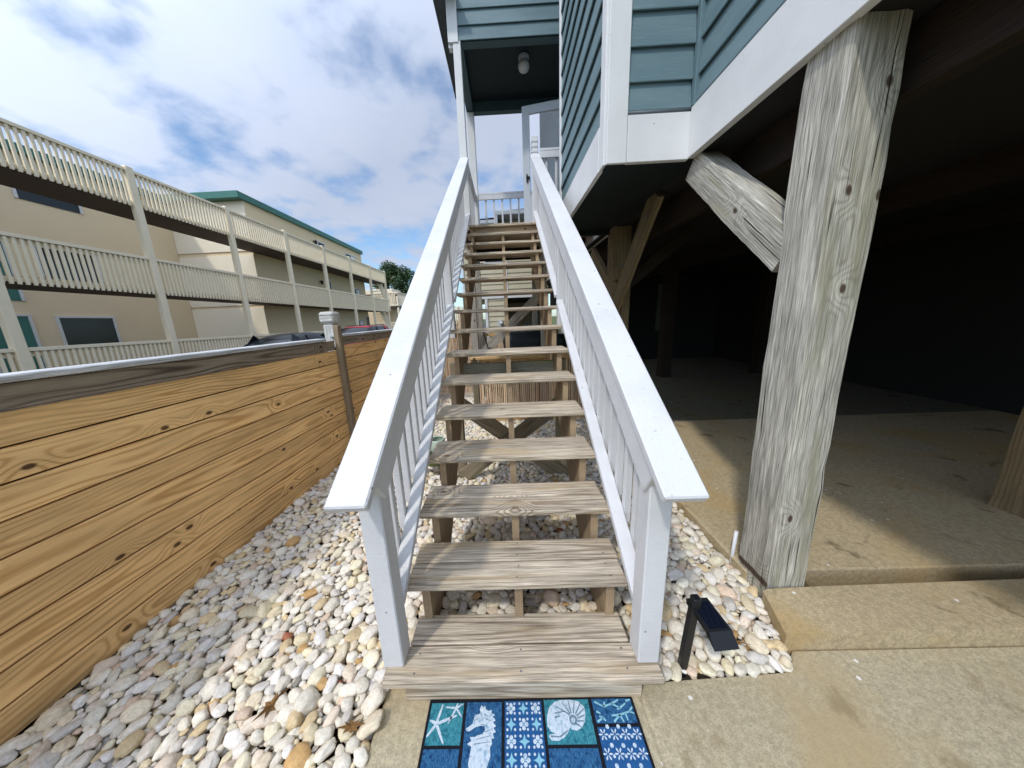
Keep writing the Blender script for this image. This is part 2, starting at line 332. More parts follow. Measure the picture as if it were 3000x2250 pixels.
# ------------------------------------------------------------------ mesh helpers
class MB:
    def __init__(s): s.v = []; s.f = []; s.lc = []; s.sm = []; s.pc = []
    def add(s, vs, fs, lcs=None, smooth=False, pc=(1, 1, 1, 1)):
        o = len(s.v); s.v += [tuple(v) for v in vs]; s.f += [tuple(i+o for i in f) for f in fs]
        s.lc += [tuple(l) for l in (lcs if lcs is not None else vs)]; s.sm += [smooth]*len(fs); s.pc += [pc]*len(vs)
        return s
    def beam(s, p0, p1, w, h, upv=(0, 0, 1), c=.003, off=0):
        """board from p0 to p1; w = width sideways, h = height along upv; chamfered edges; lc = board space"""
        p0, p1 = V(p0), V(p1); a = (p1-p0); ln = a.length; a.normalize()
        upv = V(upv); side = a.cross(upv).normalized(); u = side.cross(a).normalized()
        ctr = (p0+p1)/2; H = (ln/2, w/2, h/2); ax = (a, side, u)
        c = min(c, w*.3, h*.3); seed = random.randint(0, 900)*10 + 1 + off
        # local coords for grain : u along, wider dimension = v
        sw = h > w
        vs = []; lcs = []
        def P(l):
            vs.append(ctr + ax[0]*l[0] + ax[1]*l[1] + ax[2]*l[2])
            lcs.append((l[0]+H[0]+seed, l[2] if sw else l[1], l[1] if sw else l[2]))
            return len(vs)-1
        idx = {}
        for sx in (-1, 1):
            for sy in (-1, 1):
                for sz in (-1, 1):
                    for k in range(3):
                        l = [sx*(H[0]-c), sy*(H[1]-c), sz*(H[2]-c)]; l[k] = (sx, sy, sz)[k]*H[k]
                        idx[(sx, sy, sz, k)] = P(l)
        fs = []
        for k in range(3):
            i, j = [(1, 2), (2, 0), (0, 1)][k]
            for sg in (-1, 1):
                def K(a_, b_):
                    t = [0, 0, 0]; t[k] = sg; t[i] = a_; t[j] = b_; return idx[(*t, k)]
                q = [K(-1, -1), K(1, -1), K(1, 1), K(-1, 1)]
                fs.append(q if sg > 0 else q[::-1])
        for k in range(3):          # edges along axis k
            i, j = [(1, 2), (2, 0), (0, 1)][k]
            for a_ in (-1, 1):
                for b_ in (-1, 1):
                    def K(e, kk):
                        t = [0, 0, 0]; t[k] = e; t[i] = a_; t[j] = b_; return idx[(*t, kk)]
                    q = [K(-1, i), K(1, i), K(1, j), K(-1, j)]
                    fs.append(q if a_*b_ < 0 else q[::-1])
        for sx in (-1, 1):
            for sy in (-1, 1):
                for sz in (-1, 1):
                    q = [idx[(sx, sy, sz, k)] for k in range(3)]
                    fs.append(q if sx*sy*sz > 0 else q[::-1])
        return s.add(vs, fs, lcs)
    def box(s, x0, x1, y0, y1, z0, z1, c=.003):
        d = (x1-x0, y1-y0, z1-z0); k = d.index(max(d)); m = ((x0+x1)/2, (y0+y1)/2, (z0+z1)/2)
        if k == 0: return s.beam((x0, m[1], m[2]), (x1, m[1], m[2]), d[1], d[2], (0, 0, 1), c)
        if k == 1: return s.beam((m[0], y0, m[2]), (m[0], y1, m[2]), d[0], d[2], (0, 0, 1), c)
        return s.beam((m[0], m[1], z0), (m[0], m[1], z1), d[0], d[1], (0, 1, 0), c)
    def prism(s, poly, ax, a0, a1, lcs=None):
        """poly: 2D points in the other two axes (ascending order), extruded along axis index ax"""
        n = len(poly); vs = []
        for a in (a0, a1):
            for p in poly:
                q = list(p); q.insert(ax, a); vs.append(tuple(q))
        seed = random.randint(0, 900)*10+1
        i, j = [k for k in range(3) if k != ax]
        lc = [(v[i]*.82+v[j]*.57+seed, v[j]*.82-v[i]*.57, v[ax]-(a0+a1)/2) for v in vs]
        fs = [tuple(range(n))[::-1], tuple(range(n, 2*n))] + [(k, (k+1) % n, (k+1) % n+n, k+n) for k in range(n)]
        return s.add(vs, fs, lc)
    def cyl(s, p0, p1, r0, r1=None, seg=12, cap=True, smooth=True):
        r1 = r0 if r1 is None else r1
        p0, p1 = V(p0), V(p1); a = (p1-p0).normalized(); q = a.orthogonal().normalized(); b = a.cross(q)
        vs = []; seed = random.randint(0, 900)*10+1; ln = (p1-p0).length; lc = []
        for p, r, t in ((p0, r0, 0), (p1, r1, ln)):
            for k in range(seg):
                an = 2*math.pi*k/seg; vs.append(p + (q*math.cos(an)+b*math.sin(an))*r); lc.append((t+seed, r*math.cos(an), r*math.sin(an)))
        fs = [(k, (k+1) % seg, (k+1) % seg+seg, k+seg) for k in range(seg)]
        s.add(vs, fs, lc, smooth)
        if cap:
            o = len(s.v)-2*seg; s.f += [tuple(o+k for k in range(seg))[::-1], tuple(o+seg+k for k in range(seg))]; s.sm += [False, False]
        return s
    def lathe(s, c, prof, seg=24, axis=(0, 0, 1), smooth=True):
        a = V(axis).normalized(); q = a.orthogonal().normalized(); b = a.cross(q); c = V(c); vs = []
        for r, z in prof:
            for k in range(seg):
                an = 2*math.pi*k/seg; vs.append(c + a*z + (q*math.cos(an)+b*math.sin(an))*max(r, 1e-4))
        fs = []
        for i in range(len(prof)-1):
            for k in range(seg):
                fs.append((i*seg+k, i*seg+(k+1) % seg, (i+1)*seg+(k+1) % seg, (i+1)*seg+k))
        return s.add(vs, fs, None, smooth)
    def loft(s, rings, smooth=True, closed=True, caps=True):
        n = len(rings[0]); vs = [p for r in rings for p in r]; fs = []
        for i in range(len(rings)-1):
            for k in range(n if closed else n-1):
                fs.append((i*n+k, i*n+(k+1) % n, (i+1)*n+(k+1) % n, (i+1)*n+k))
        s.add(vs, fs, None, smooth)
        if caps:
            o = len(s.v)-len(vs); s.f += [tuple(o+k for k in range(n))[::-1], tuple(o+(len(rings)-1)*n+k for k in range(n))]; s.sm += [False, False]
        return s
    def build(s, name, mat, parent=None, attrs=('lc',)):
        me = bpy.data.meshes.new(name); me.from_pydata(s.v, [], s.f); me.materials.append(MAT[mat] if isinstance(mat, str) else mat)
        a = me.attributes.new('lc', 'FLOAT_VECTOR', 'POINT'); a.data.foreach_set('vector', np.array(s.lc, dtype=np.float32).ravel())
        if 'pc' in attrs:
            a = me.attributes.new('pc', 'FLOAT_COLOR', 'POINT'); a.data.foreach_set('color', np.array(s.pc, dtype=np.float32).ravel())
        me.polygons.foreach_set('use_smooth', np.array(s.sm, dtype=bool)); me.update()
        o = bpy.data.objects.new(name, me); COL.objects.link(o)
        if parent is not None: o.parent = parent
        return o
def tag(o, label=None, cat=None, group=None, kind=None):
    if label: o['label'] = label
    if cat: o['category'] = cat
    if group: o['group'] = group
    if kind: o['kind'] = kind
    return o
def thing(name, label, cat, loc=(0, 0, 0), group=None):
    o = bpy.data.objects.new(name, None); COL.objects.link(o); o.location = loc; o.empty_display_size = .2
    return tag(o, label, cat, group)

# ------------------------------------------------------------------ ground
mb = MB(); mb.add([(-300, -200, -.09), (300, -200, -.09), (300, 400, -.09), (-300, 400, -.09)], [(0, 1, 2, 3)])
tag(mb.build('ground', 'ground'), kind='structure')
mb = MB(); mb.box(-60, -2.13, -60, 90, -.08, -.012, c=.001)
tag(mb.build('parking_lot', 'asphalt'), kind='structure')
mb = MB()
for k in range(14):
    mb.box(-11.0, -6.0, 1.5+k*2.7, 1.6+k*2.7, -.0115, -.008, c=.0005)
tag(mb.build('parking_lines', 'white2'), kind='structure')
mb = MB(); mb.box(-2.13, 1.36, -3, 12, -.085, -.03, c=.001)
tag(mb.build('soil', 'soil'), kind='structure')
# concrete pad in front of the stairs, with a shallow tooled joint
mb = MB()
def quadslab(mb, pts, z0, z1, c=.006):
    n = len(pts); cx = sum(p[0] for p in pts)/n; cy = sum(p[1] for p in pts)/n
    def ins(p, d):
        L = math.hypot(p[0]-cx, p[1]-cy); return (p[0]-(p[0]-cx)/L*d, p[1]-(p[1]-cy)/L*d)
    vs = [(p[0], p[1], z0) for p in pts] + [(p[0], p[1], z1-c) for p in pts] + [(*ins(p, c*1.4), z1) for p in pts]
    fs = [tuple(range(n))[::-1], tuple(range(2*n, 3*n))]
    for r in range(2):
        fs += [(r*n+k, r*n+(k+1) % n, (r+1)*n+(k+1) % n, (r+1)*n+k) for k in range(n)]
    mb.add(vs, fs)
quadslab(mb, [(-.597, -3), (.505, -3), (.505, .125), (.50, .125), (-.597, .125)], -.08, 0)
quadslab(mb, [(.515, -3), (6, -3), (6, .236), (1.30, .232), (1.2, .148), (.64, .12), (.515, .115)], -.08, 0)
mb.box(.5, .52, -3, .1, -.08, -.006, c=.001)
tag(mb.build('concrete_pavement', 'pad'), kind='structure')
MAT['shadeslab'] = concrete('shade_dark_concrete', (.17, .16, .115), (.05, .04, .025), (.16, .13, .06))  # darker copy of the slab: deep garage shade put into the concrete colour
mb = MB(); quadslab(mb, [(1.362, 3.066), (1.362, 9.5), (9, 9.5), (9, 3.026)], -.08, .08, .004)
tag(mb.build('garage_floor', 'shadeslab'), kind='structure')
mb = MB()
quadslab(mb, [(1.362, 0.60), (1.362, 3.06), (9, 3.02), (9, .60)], -.08, .08, .012)
quadslab(mb, [(1.262, .235), (1.345, .462), (1.6, .47), (9, .58), (9, .24)], -.08, .10, .015)
tag(mb.build('concrete_slab', 'slab'), kind='structure')

# ------------------------------------------------------------------ staircase
RISE, RUN = .19, .2735; SL = RISE/RUN; cosS = 1/math.hypot(1, SL); dirS = V((0, 1, SL)).normalized(); upS = V((0, -SL, 1)).normalized()
def stepz(i): return .18 + RISE*(i-1)
stairs = thing('outdoor_staircase', 'steep open wooden staircase with white painted handrails beside the blue-grey house', 'staircase', (0, .04, 0))
def SB(): return MB()
def sp(mb, name, mat, parent=None):
    o = mb.build(name, mat, parent if parent is not None else stairs)
    if parent is None: o.matrix_parent_inverse = Matrix.Translation((0, -.04, 0))
    return o
# first step
mb = MB(); mb.beam((-.583, .110, .123), (.593, .110, .123), .142, .036, (0, 0, 1), .006)
mb.beam((-.503, .256, .124), (.503, .256, .124), .138, .036, (0, 0, 1), .005)
t1 = sp(mb, 'tread', 'tread'); t1['label'] = 'lowest tread, its front board wider than the rest'
mb = MB(); mb.beam((-.497, .081, .052), (.513, .081, .052), .036, .104, (0, 0, 1), .003)
sp(mb, 'kickboard', 'tread')
TW = .530
for i in range(2, 16):
    y = (i-1)*RUN; z = stepz(i)
    mb = MB(); j = random.uniform(-.004, .004)
    mb.beam((-TW+j, y+.069, z-.017), (TW+j, y+.069, z-.017), .137, .034, (0, 0, 1), .006)
    mb.beam((-TW+j*.5, y+.2135, z-.017), (TW-j, y+.2135, z-.017), .139, .034, (0, 0, 1), .005)
    sp(mb, 'tread', 'tread')
# screw heads
mb = MB()
for i in range(1, 12):
    y = (i-1)*RUN + (.04 if i == 1 else 0); z = stepz(i) if i > 1 else .141
    for x in (-.45, .01, .455):
        for dy in (.035, .11, .18, .25):
            xx = x+random.uniform(-.008, .008); yy = y+dy+random.uniform(-.008, .008)
            mb.cyl((xx, yy, z-.003), (xx, yy, z+.0008), .0042, seg=8)
o = sp(mb, 'screw_heads', 'alloy'); o['kind'] = 'stuff'
# stringers
poly = []
YO = .03; TH = .035
pts_top = []
for i in range(2, 16):
    y = (i-1)*RUN + YO
    pts_top.append((y, (stepz(i-1)-TH) if i > 2 else .105)); pts_top.append((y, stepz(i)-TH))
pts_top.append((15*RUN+.03, stepz(15)-TH)); 
yb = .30
poly = [(yb+.02, 0.0), (YO+RUN-.001+.0, 0.0)] + pts_top + [(15*RUN+.03, stepz(15)-TH-.22), (.62, 0.0)]
# clean polygon: start front bottom
poly = [(YO+.07, 0.0), (YO+.07, .104), (YO+RUN, .104)] + [p for p in pts_top[1:]] + [(15*RUN+.03, stepz(15)-.30), (.62+.0, 0.0)]
for x0, x1 in ((-.467, -.427), (-.012, .028), (.434, .474)):
    mb = MB(); mb.prism(poly, 0, x0, x1)
    sp(mb, 'stringer', 'stringer')
# support posts and X brace half way down
for x0, x1 in ((-.556, -.467), (.462, .551)):
    mb = MB(); mb.box(x0, x1, 1.875, 1.962, -.03, 1.20, .004); sp(mb, 'support_post', 'support')
mb = MB(); mb.beam((-.50, 1.855, .815), (.56, 1.855, -.005), .036, .14, (0, 0, 1), .004); sp(mb, 'cross_brace', 'support')
mb = MB(); mb.beam((-.48, 1.815, .06), (.50, 1.815, .80), .036, .14, (0, 0, 1), .004); sp(mb, 'cross_brace', 'support')
mb = MB(); mb.box(-.467, .462, 1.88, 1.918, .985, 1.19, .004); o = sp(mb, 'cross_board', 'moss'); o['label'] = 'dark cross board with mossy top edge'
# handrails
def handrail(sx, xin, xout):
    capz = lambda y: 1.034 + SL*(y+.058)      # top line
    y0, y1 = -.058, 4.268
    xm = (xin+xout)/2
    mb = MB(); o_ = -upS*.019
    mb.beam(V((sx*xm, y0, capz(y0)))+o_, V((sx*xm, y1, capz(y1)))+o_, xout-xin, .038, upS, .006)
    hr = mb.build('handrail', 'white', stairs); hr.matrix_parent_inverse = Matrix.Translation((0, -.04, 0))
    mb = MB(); o2 = -upS*.1055
    mb.beam(V((sx*.505, .02, capz(.02)))+o2, V((sx*.505, y1, capz(y1)))+o2, .034, .135, upS, .004)
    mb.build('sub_rail', 'white', hr)
    railz = lambda y: .395 + SL*(y-.233)
    for a, b in ((.185, 2.14), (2.15, 4.40)):
        if a > 2: a, b = 2.225, 4.42
        mb = MB()
        mb.beam(V((sx*.540, a, railz(a)+.012)), V((sx*.540, b, railz(b)+.022)), .066, .038, upS, .004); mb.build('bottom_rail', 'white', hr)
    ya, yb_ = (.094, .183)
    for k, (pa, pb, za, zb) in enumerate(((.094, .183, .141, capz(.094)-.048), (2.14, 2.225, 1.42, capz(2.14)-.05), (4.27, 4.36, 2.75, 3.97 if sx < 0 else 4.28))):
        mb = MB(); xa, xb = (.503, .592) if sx > 0 else (-.592, -.503)
        if k == 0: xa, xb = (xa+.0, xb+.0)
        if k == 1: xa, xb = (xa+.02*sx, xb+.02*sx)
        if k == 2: xa, xb = xa-.00, xb-.00
        if k == 2 and sx < 0: continue
        mb.box(xa, xb, pa, pb, za, zb, .005)
        if k == 2:
            for zz_ in (4.06, 4.13, 4.20): mb.box(xa-.008, xb+.008, pa-.008, pb+.008, zz_, zz_+.035, .003)
        mb.build('newel_post', 'white', hr)
    y = .262
    while y < 4.22:
        if not (2.11 < y < 2.25):
            mb = MB(); x = sx*.592
            mb.box(x-.0175, x+.0175, y-.0175, y+.0175, railz(y)-.05, capz(y)-.058, .003); mb.build('baluster', 'white', hr)
        y += .1165
    return hr
h1 = handrail(-1, .474, .615); h1['label'] = 'left handrail, its cap bright in the sun'
h2 = handrail(1, .474, .615); h2['label'] = 'right handrail next to the house'

# ------------------------------------------------------------------ house on piles
house = thing('beach_house', 'blue-grey clapboard house raised on timber piles with white trim and a dark open garage below', 'house', (1.4, 1.5, 0))
HI = Matrix.Translation((-1.4, -1.5, 0))
def hp(mb, name, mat, parent=None, **k):
    o = mb.build(name, mat, parent if parent is not None else house, **k)
    if parent is None: o.matrix_parent_inverse = HI
    return o
def laps(mb, org, ud, length, z0, z1, lap, nrm, t=.028, first=None):
    org = V(org); ud = V(ud); nrm = V(nrm); z = z0; k = 0
    while z < z1-.001:
        h = lap if (k or not first) else first
        zt = min(z+h, z1); seed = random.randint(0, 900)*10+1
        vs = []; lc = []
        for s_ in (0, length):
            ex = .014 if lap > .13 else .006
            for nn, zz in ((t*.62, z), (t, z), (t+.001, z+.006), (.005, zt+ex), (0, zt+ex), (0, z+.035)):
                p = org + ud*s_ + nrm*nn; vs.append((p.x, p.y, zz)); lc.append((s_+seed, zz-z, nn))
        fs = [(0, 1, 2, 3, 4, 5), (11, 10, 9, 8, 7, 6)] + [(i, i+6, (i+1) % 6+6, (i+1) % 6) for i in range(6)]
        mb.add(vs, fs, lc); z = zt; k += 1
ZB = 2.63; ZT = 9.0
# wall cores
mb = MB(); mb.box(.765, 1.6, 1.506, 3.31, 2.67, ZT, .002); mb.box(1.356, 9, -3, 1.50, 2.67, ZT, .002); mb.box(1.456, 9, 3.32, 11, 2.67, ZT, .002); mb.box(1.61, 9, 1.51, 3.31, 2.67, ZT, .002)
hp(mb, 'wall', 'siding')
mb = MB(); laps(mb, (.765, 3.13, 0), (0, -1, 0), 3.13-1.60, 2.925, ZT, .193, (-1, 0, 0), first=.183); hp(mb, 'siding', 'siding')
mb = MB(); laps(mb, (1.31, 1.506, 0), (-1, 0, 0), 1.31-.887, 2.945, ZT, .196, (0, -1, 0), first=.165); hp(mb, 'siding', 'siding')
mb = MB(); laps(mb, (1.356, 1.45, 0), (0, -1, 0), 4.45, 2.965, ZT, .196, (-1, 0, 0), first=.15); hp(mb, 'siding', 'siding')
mb = MB(); laps(mb, (1.456, 10.9, 0), (0, -1, 0), 7.5, 2.94, ZT, .10, (-1, 0, 0), t=.03); hp(mb, 'siding', 'siding')  # narrow courses stand in for siding reflected in the storm door glass
# corner boards
mb = MB(); mb.box(.748, .887, 1.470, 1.492, ZB, ZT, .004); mb.box(.732, .755, 1.493, 1.592, ZB+.002, ZT, .004); hp(mb, 'corner_board', 'white2')
mb = MB(); mb.box(.728, .755, 3.135, 3.19, ZB, ZT, .004); hp(mb, 'corner_board', 'white2')
mb = MB(); mb.box(1.312, 1.353, 1.450, 1.492, 2.95, ZT, .003); hp(mb, 'inside_corner_board', 'siding')
# skirt band, with the drip flashing above it
mb = MB(); mb.box(.728, .764, 1.595, 3.132, ZB+.001, 2.922, .003); hp(mb, 'skirt_board', 'white2')
mb = MB(); mb.box(.889, 1.318, 1.468, 1.505, ZB+.001, 2.918, .003); hp(mb, 'skirt_board', 'white2')
mb = MB(); mb.box(1.308, 1.355, -3, 1.467, ZB+.002, 2.940, .003); hp(mb, 'skirt_board', 'white2')
mb = MB(); mb.box(1.43, 1.455, 3.34, 10.9, ZB+.001, 2.93, .003); hp(mb, 'skirt_board', 'white2')
mb = MB(); mb.cyl((.887, 1.482, 2.932), (1.325, 1.482, 2.932), .013, seg=8); hp(mb, 'drip_flashing', 'flash')
mb = MB(); mb.cyl((1.336, -3, 2.953), (1.336, 1.462, 2.953), .013, seg=8); hp(mb, 'drip_flashing', 'flash')
# underside
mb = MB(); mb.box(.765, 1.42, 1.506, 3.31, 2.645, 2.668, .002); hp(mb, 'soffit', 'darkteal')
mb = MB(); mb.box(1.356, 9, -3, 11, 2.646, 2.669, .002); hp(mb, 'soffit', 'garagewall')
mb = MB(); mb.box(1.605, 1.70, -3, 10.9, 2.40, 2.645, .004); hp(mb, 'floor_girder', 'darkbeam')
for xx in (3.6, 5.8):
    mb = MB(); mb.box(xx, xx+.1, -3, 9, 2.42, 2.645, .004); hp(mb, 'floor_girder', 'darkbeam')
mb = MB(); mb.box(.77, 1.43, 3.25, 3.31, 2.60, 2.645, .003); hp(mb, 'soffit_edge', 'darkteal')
# garage walls in the dark
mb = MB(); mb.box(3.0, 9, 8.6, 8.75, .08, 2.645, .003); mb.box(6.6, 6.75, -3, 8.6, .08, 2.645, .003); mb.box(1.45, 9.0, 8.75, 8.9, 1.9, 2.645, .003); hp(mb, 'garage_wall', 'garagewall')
mb = MB(); mb.box(4.70, 4.92, 8.54, 8.60, 1.0, 2.40, .004); hp(mb, 'door_trim', 'dimgrey')
mb = MB(); mb.box(3.34, 3.44, 8.54, 8.62, .08, 2.10, .004); hp(mb, 'door_trim', 'dimgrey')
# piles
def pile(x0, x1, y0, y1, z0, z1_, mat, lbl=None, rough=True):
    z1 = 2.644
    nz = 22; seed = random.randint(0, 900)*10+1; vs = []; lc = []; fs = []; ring = []
    base = []
    m = 5
    cx, cy = (x0+x1)/2, (y0+y1)/2; hx, hy = (x1-x0)/2, (y1-y0)/2
    for sx, sy, dx, dy in ((-1, -1, 1, 0), (1, -1, 0, 1), (1, 1, -1, 0), (-1, 1, 0, -1)):
        for k in range(m):
            t = k/m*2; px = sx+dx*t; py = sy+dy*t
            if k == 0: px *= .965; py *= .965
            base.append((px, py))
    for i in range(nz+1):
        z = z0+(z1-z0)*i/nz
        for px, py in base:
            nn = mnoise.noise(V((px*1.3+x0*7, py*1.3, z*1.9)))*.008 + mnoise.noise(V((px*3+x0*7, py*3, z*7)))*.005
            vs.append((cx+px*(hx+nn)-(.030*min(1, max(0, z/2)) if z1_ == 2.42 and mat == 'pile' else 0), cy+py*(hy+nn), z)); lc.append((z+seed, px*hx, py*hy))
    n = len(base)
    for i in range(nz):
        for k in range(n): fs.append((i*n+k, i*n+(k+1) % n, (i+1)*n+(k+1) % n, (i+1)*n+k))
    fs += [tuple(range(n))[::-1], tuple(nz*n+k for k in range(n))]
    mb = MB(); mb.add(vs, fs, lc); o = hp(mb, 'pile', mat)
    if lbl: o['label'] = lbl
    return o
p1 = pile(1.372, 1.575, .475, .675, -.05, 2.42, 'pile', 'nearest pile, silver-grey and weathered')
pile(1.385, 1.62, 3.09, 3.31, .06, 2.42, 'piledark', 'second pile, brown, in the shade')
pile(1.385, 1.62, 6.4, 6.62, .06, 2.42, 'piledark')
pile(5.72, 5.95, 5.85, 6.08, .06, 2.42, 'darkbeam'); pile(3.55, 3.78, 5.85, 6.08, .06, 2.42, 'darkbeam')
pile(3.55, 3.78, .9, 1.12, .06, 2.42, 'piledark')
def roughbeam(p0, p1, w, h, upv, mat, name, lbl=None, amp=.006):
    p0, p1 = V(p0), V(p1); a = (p1-p0); ln = a.length; a.normalize(); side = a.cross(V(upv)).normalized(); u = side.cross(a)
    n = 26; seed = random.randint(0, 900)*10+1; vs = []; lc = []
    prof = [(-1, -.94), (-.93, -1), (-.3, -1), (.3, -1), (.93, -1), (1, -.94), (1, 0), (1, .94), (.93, 1), (.3, 1), (-.3, 1), (-.93, 1), (-1, .94), (-1, 0)]
    for i in range(n+1):
        c = p0 + a*(ln*i/n)
        for px, py in prof:
            q = mnoise.noise(V((px*1.5, py*1.5+3, ln*i/n*3)))*amp + mnoise.noise(V((px*4, py*4+3, ln*i/n*14)))*amp*.5
            vs.append(c + side*px*(w/2+q) + u*py*(h/2+q)); lc.append((ln*i/n+seed, py*h/2, px*w/2) if h > w else (ln*i/n+seed, px*w/2, py*h/2))
    m = len(prof); fs = [tuple(range(m))[::-1], tuple(n*m+k for k in range(m))]
    for i in range(n):
        for k in range(m): fs.append((i*m+k, i*m+(k+1) % m, (i+1)*m+(k+1) % m, (i+1)*m+k))
    mb = MB(); mb.add(vs, fs, lc); o = hp(mb, name, mat)
    if lbl: o['label'] = lbl
    return o
roughbeam((1.425, .655, 1.842), (1.425, 1.50, 2.60), .135, .185, (0, 0, 1), 'pile', 'knee_brace', 'nearest knee brace, silver-grey with a knot')
roughbeam((1.42, 3.10, 1.62), (1.42, 2.10, 2.66), .06, .19, (0, 0, 1), 'piledark', 'knee_brace', amp=.003)
roughbeam((1.42, 3.28, 1.95), (1.42, 4.1, 2.55), .06, .16, (0, 0, 1), 'piledark', 'knee_brace', amp=.003)
roughbeam((1.60, 3.2, 1.95), (2.45, 3.2, 2.62), .06, .14, (0, 0, 1), 'darkbeam', 'knee_brace', amp=.003)
mb = MB(); mb.cyl((1.40, 3.12-.30, 1.92+.22), (1.385, 3.12-.30, 1.92+.22), .018, seg=10); mb.cyl((1.40, 2.25, 2.50), (1.385, 2.25, 2.50), .018, seg=10)
hp(mb, 'brace_bolts', 'flash')
# landing deck
LZ = 3.03
mb = MB(); y = 4.08
while y < 5.9:
    mb.box(-.615 if y > 4.2 else -.52, 1.43, y, y+.138, LZ-.036, LZ, .004); y += .143
deck = hp(mb, 'landing_deck', 'tread')
mb = MB(); mb.box(-.50, 1.42, 4.125, 4.163, 2.79, 2.992, .004); hp(mb, 'rim_joist', 'stringer')
mb = MB()
for yy in (4.6, 5.05, 5.5): mb.box(-.58, 1.43, yy, yy+.038, 2.80, 2.99, .003)
mb.box(-.60, 1.43, 5.82, 5.858, 2.80, 2.99, .003); mb.box(-.60, -.56, 4.17, 5.82, 2.80, 2.99, .003); hp(mb, 'deck_joists', 'darkbeam')
for x0, x1, y0, y1 in ((-.59, -.49, 4.20, 4.30), (-.645, -.505, 5.72, 5.82), (.60, .70, 4.2, 4.3), (.60, .70, 5.72, 5.82)):
    mb = MB(); mb.box(x0, x1, y0, y1, -.03, 2.80, .004); hp(mb, 'deck_post', 'greypost')
mb = MB(); mb.beam((-.50, 4.175, .93), (.62, 4.175, 1.98), .036, .145, (0, 0, 1), .004); hp(mb, 'deck_brace', 'greypost')
mb = MB(); mb.beam((-.75, 4.34, .55), (-.1, 4.34, .02), .036, .13, (0, 0, 1), .004); hp(mb, 'deck_brace', 'greypost')
# porch posts, guard rails
mb = MB(); mb.box(-.607, -.497, 4.275, 4.385, LZ, 5.53, .006); hp(mb, 'porch_post', 'white2')
mb = MB(); mb.box(-.607, -.462, 5.75, 5.87, LZ, 5.53, .006); hp(mb, 'porch_post', 'white2')
def guard(p0, p1, ztop, n0, spacing, nrm, name='guard_rail', mat='white'):
    p0, p1 = V(p0), V(p1); d = (p1-p0); ln = d.length; d.normalize(); nrm = V(nrm)
    mb = MB(); mb.beam((p0.x, p0.y, ztop-.018), (p1.x, p1.y, ztop-.018), .10, .036, (0, 0, 1), .004)
    q = nrm*.032
    mb.beam((p0.x+q.x, p0.y+q.y, ztop-.082), (p1.x+q.x, p1.y+q.y, ztop-.082), .034, .09, (0, 0, 1), .004)
    g = hp(mb, name, mat); s = n0
    mb = MB(); mb.beam((p0.x, p0.y, LZ+.10), (p1.x, p1.y, LZ+.10), .04, .085, (0, 0, 1), .004); mb.build('bottom_rail', mat, g)
    while s < ln-.03:
        mb = MB(); c = p0+d*s - nrm*.002; mb.box(c.x-.0175, c.x+.0175, c.y-.0175, c.y+.0175, LZ+.05, ztop-.038, .003)
        mb.build('baluster', mat, g); s += spacing
    return g
guard((-.455, 5.81, 0), (1.43, 5.81, 0), 4.095, .14, .169, (0, -1, 0))
guard((-.555, 4.39, 0), (-.555, 5.745, 0), 4.075, .08, .115, (1, 0, 0))
guard((.60, 4.13, 0), (1.43, 4.13, 0), 4.02, .10, .15, (0, -1, 0))
# porch roof
mb = MB(); laps(mb, (1.43, 4.30, 0), (-1, 0, 0), 1.43+.522, 5.525, 8.5, .19, (0, -1, 0), first=.175); hp(mb, 'siding', 'siding')
mb = MB(); mb.box(-.60, 1.44, 4.302, 4.42, 5.515, 8.5, .003); hp(mb, 'porch_beam', 'tealbeam')
mb = MB(); mb.box(-.60, 1.44, 5.75, 5.87, 5.50, 8.5, .003); hp(mb, 'porch_beam', 'tealbeam')
mb = MB(); mb.box(-.60, -.47, 4.425, 5.745, 5.51, 8.5, .003); hp(mb, 'porch_beam', 'tealbeam')
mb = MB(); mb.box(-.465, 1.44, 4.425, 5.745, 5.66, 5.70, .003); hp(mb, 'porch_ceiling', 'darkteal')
mb = MB(); mb.box(-.672, -.524, 4.262, 4.298, 5.50, 8.5, .004); mb.box(-.672, -.602, 4.30, 4.385, 5.46, 8.5, .004); hp(mb, 'corner_board', 'white2')
mb = MB(); mb.beam((-.68, 4.0, 6.05), (-.68, 6.2, 6.05), .32, .05, (0, 0, 1), .003); mb.beam((-.835, 4.0, 6.07), (-.835, 6.2, 6.07), .03, .12, (0, 0, 1), .003); hp(mb, 'roof_eave', 'flash')
# storm door standing open
hd = V((1.43, 4.79, 0)); fr = V((.415, 5.0, 0)); dd = (fr-hd).normalized(); ln = (fr-hd).length
def dpart(s0, s1, z0, z1, th=.035):
    a = hd+dd*s0; b = hd+dd*s1; mb = MB(); mb.beam((a.x, a.y, (z0+z1)/2), (b.x, b.y, (z0+z1)/2), th, z1-z0, (0, 0, 1), .003); return mb
mb = MB()
for s0, s1, z0, z1 in ((0, .11, 3.06, 5.09), (ln-.125, ln, 3.06, 5.09), (.11, ln-.125, 4.96, 5.09), (.11, ln-.125, 3.06, 3.72)):
    q = dpart(s0, s1, z0, z1); mb.add(q.v, q.f, q.lc)
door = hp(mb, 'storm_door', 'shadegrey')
q = dpart(.11, ln-.125, 3.72, 4.96, .006); q.build('glass_pane', 'glass', door)
mb = MB(); c = fr-dd*.06; mb.box(c.x-.015, c.x+.05, c.y-.06, c.y-.02, 3.98, 4.01, .003); mb.box(c.x-.01, c.x+.012, c.y-.05, c.y-.02, 3.93, 4.05, .003); mb.build('door_handle', 'black', door)
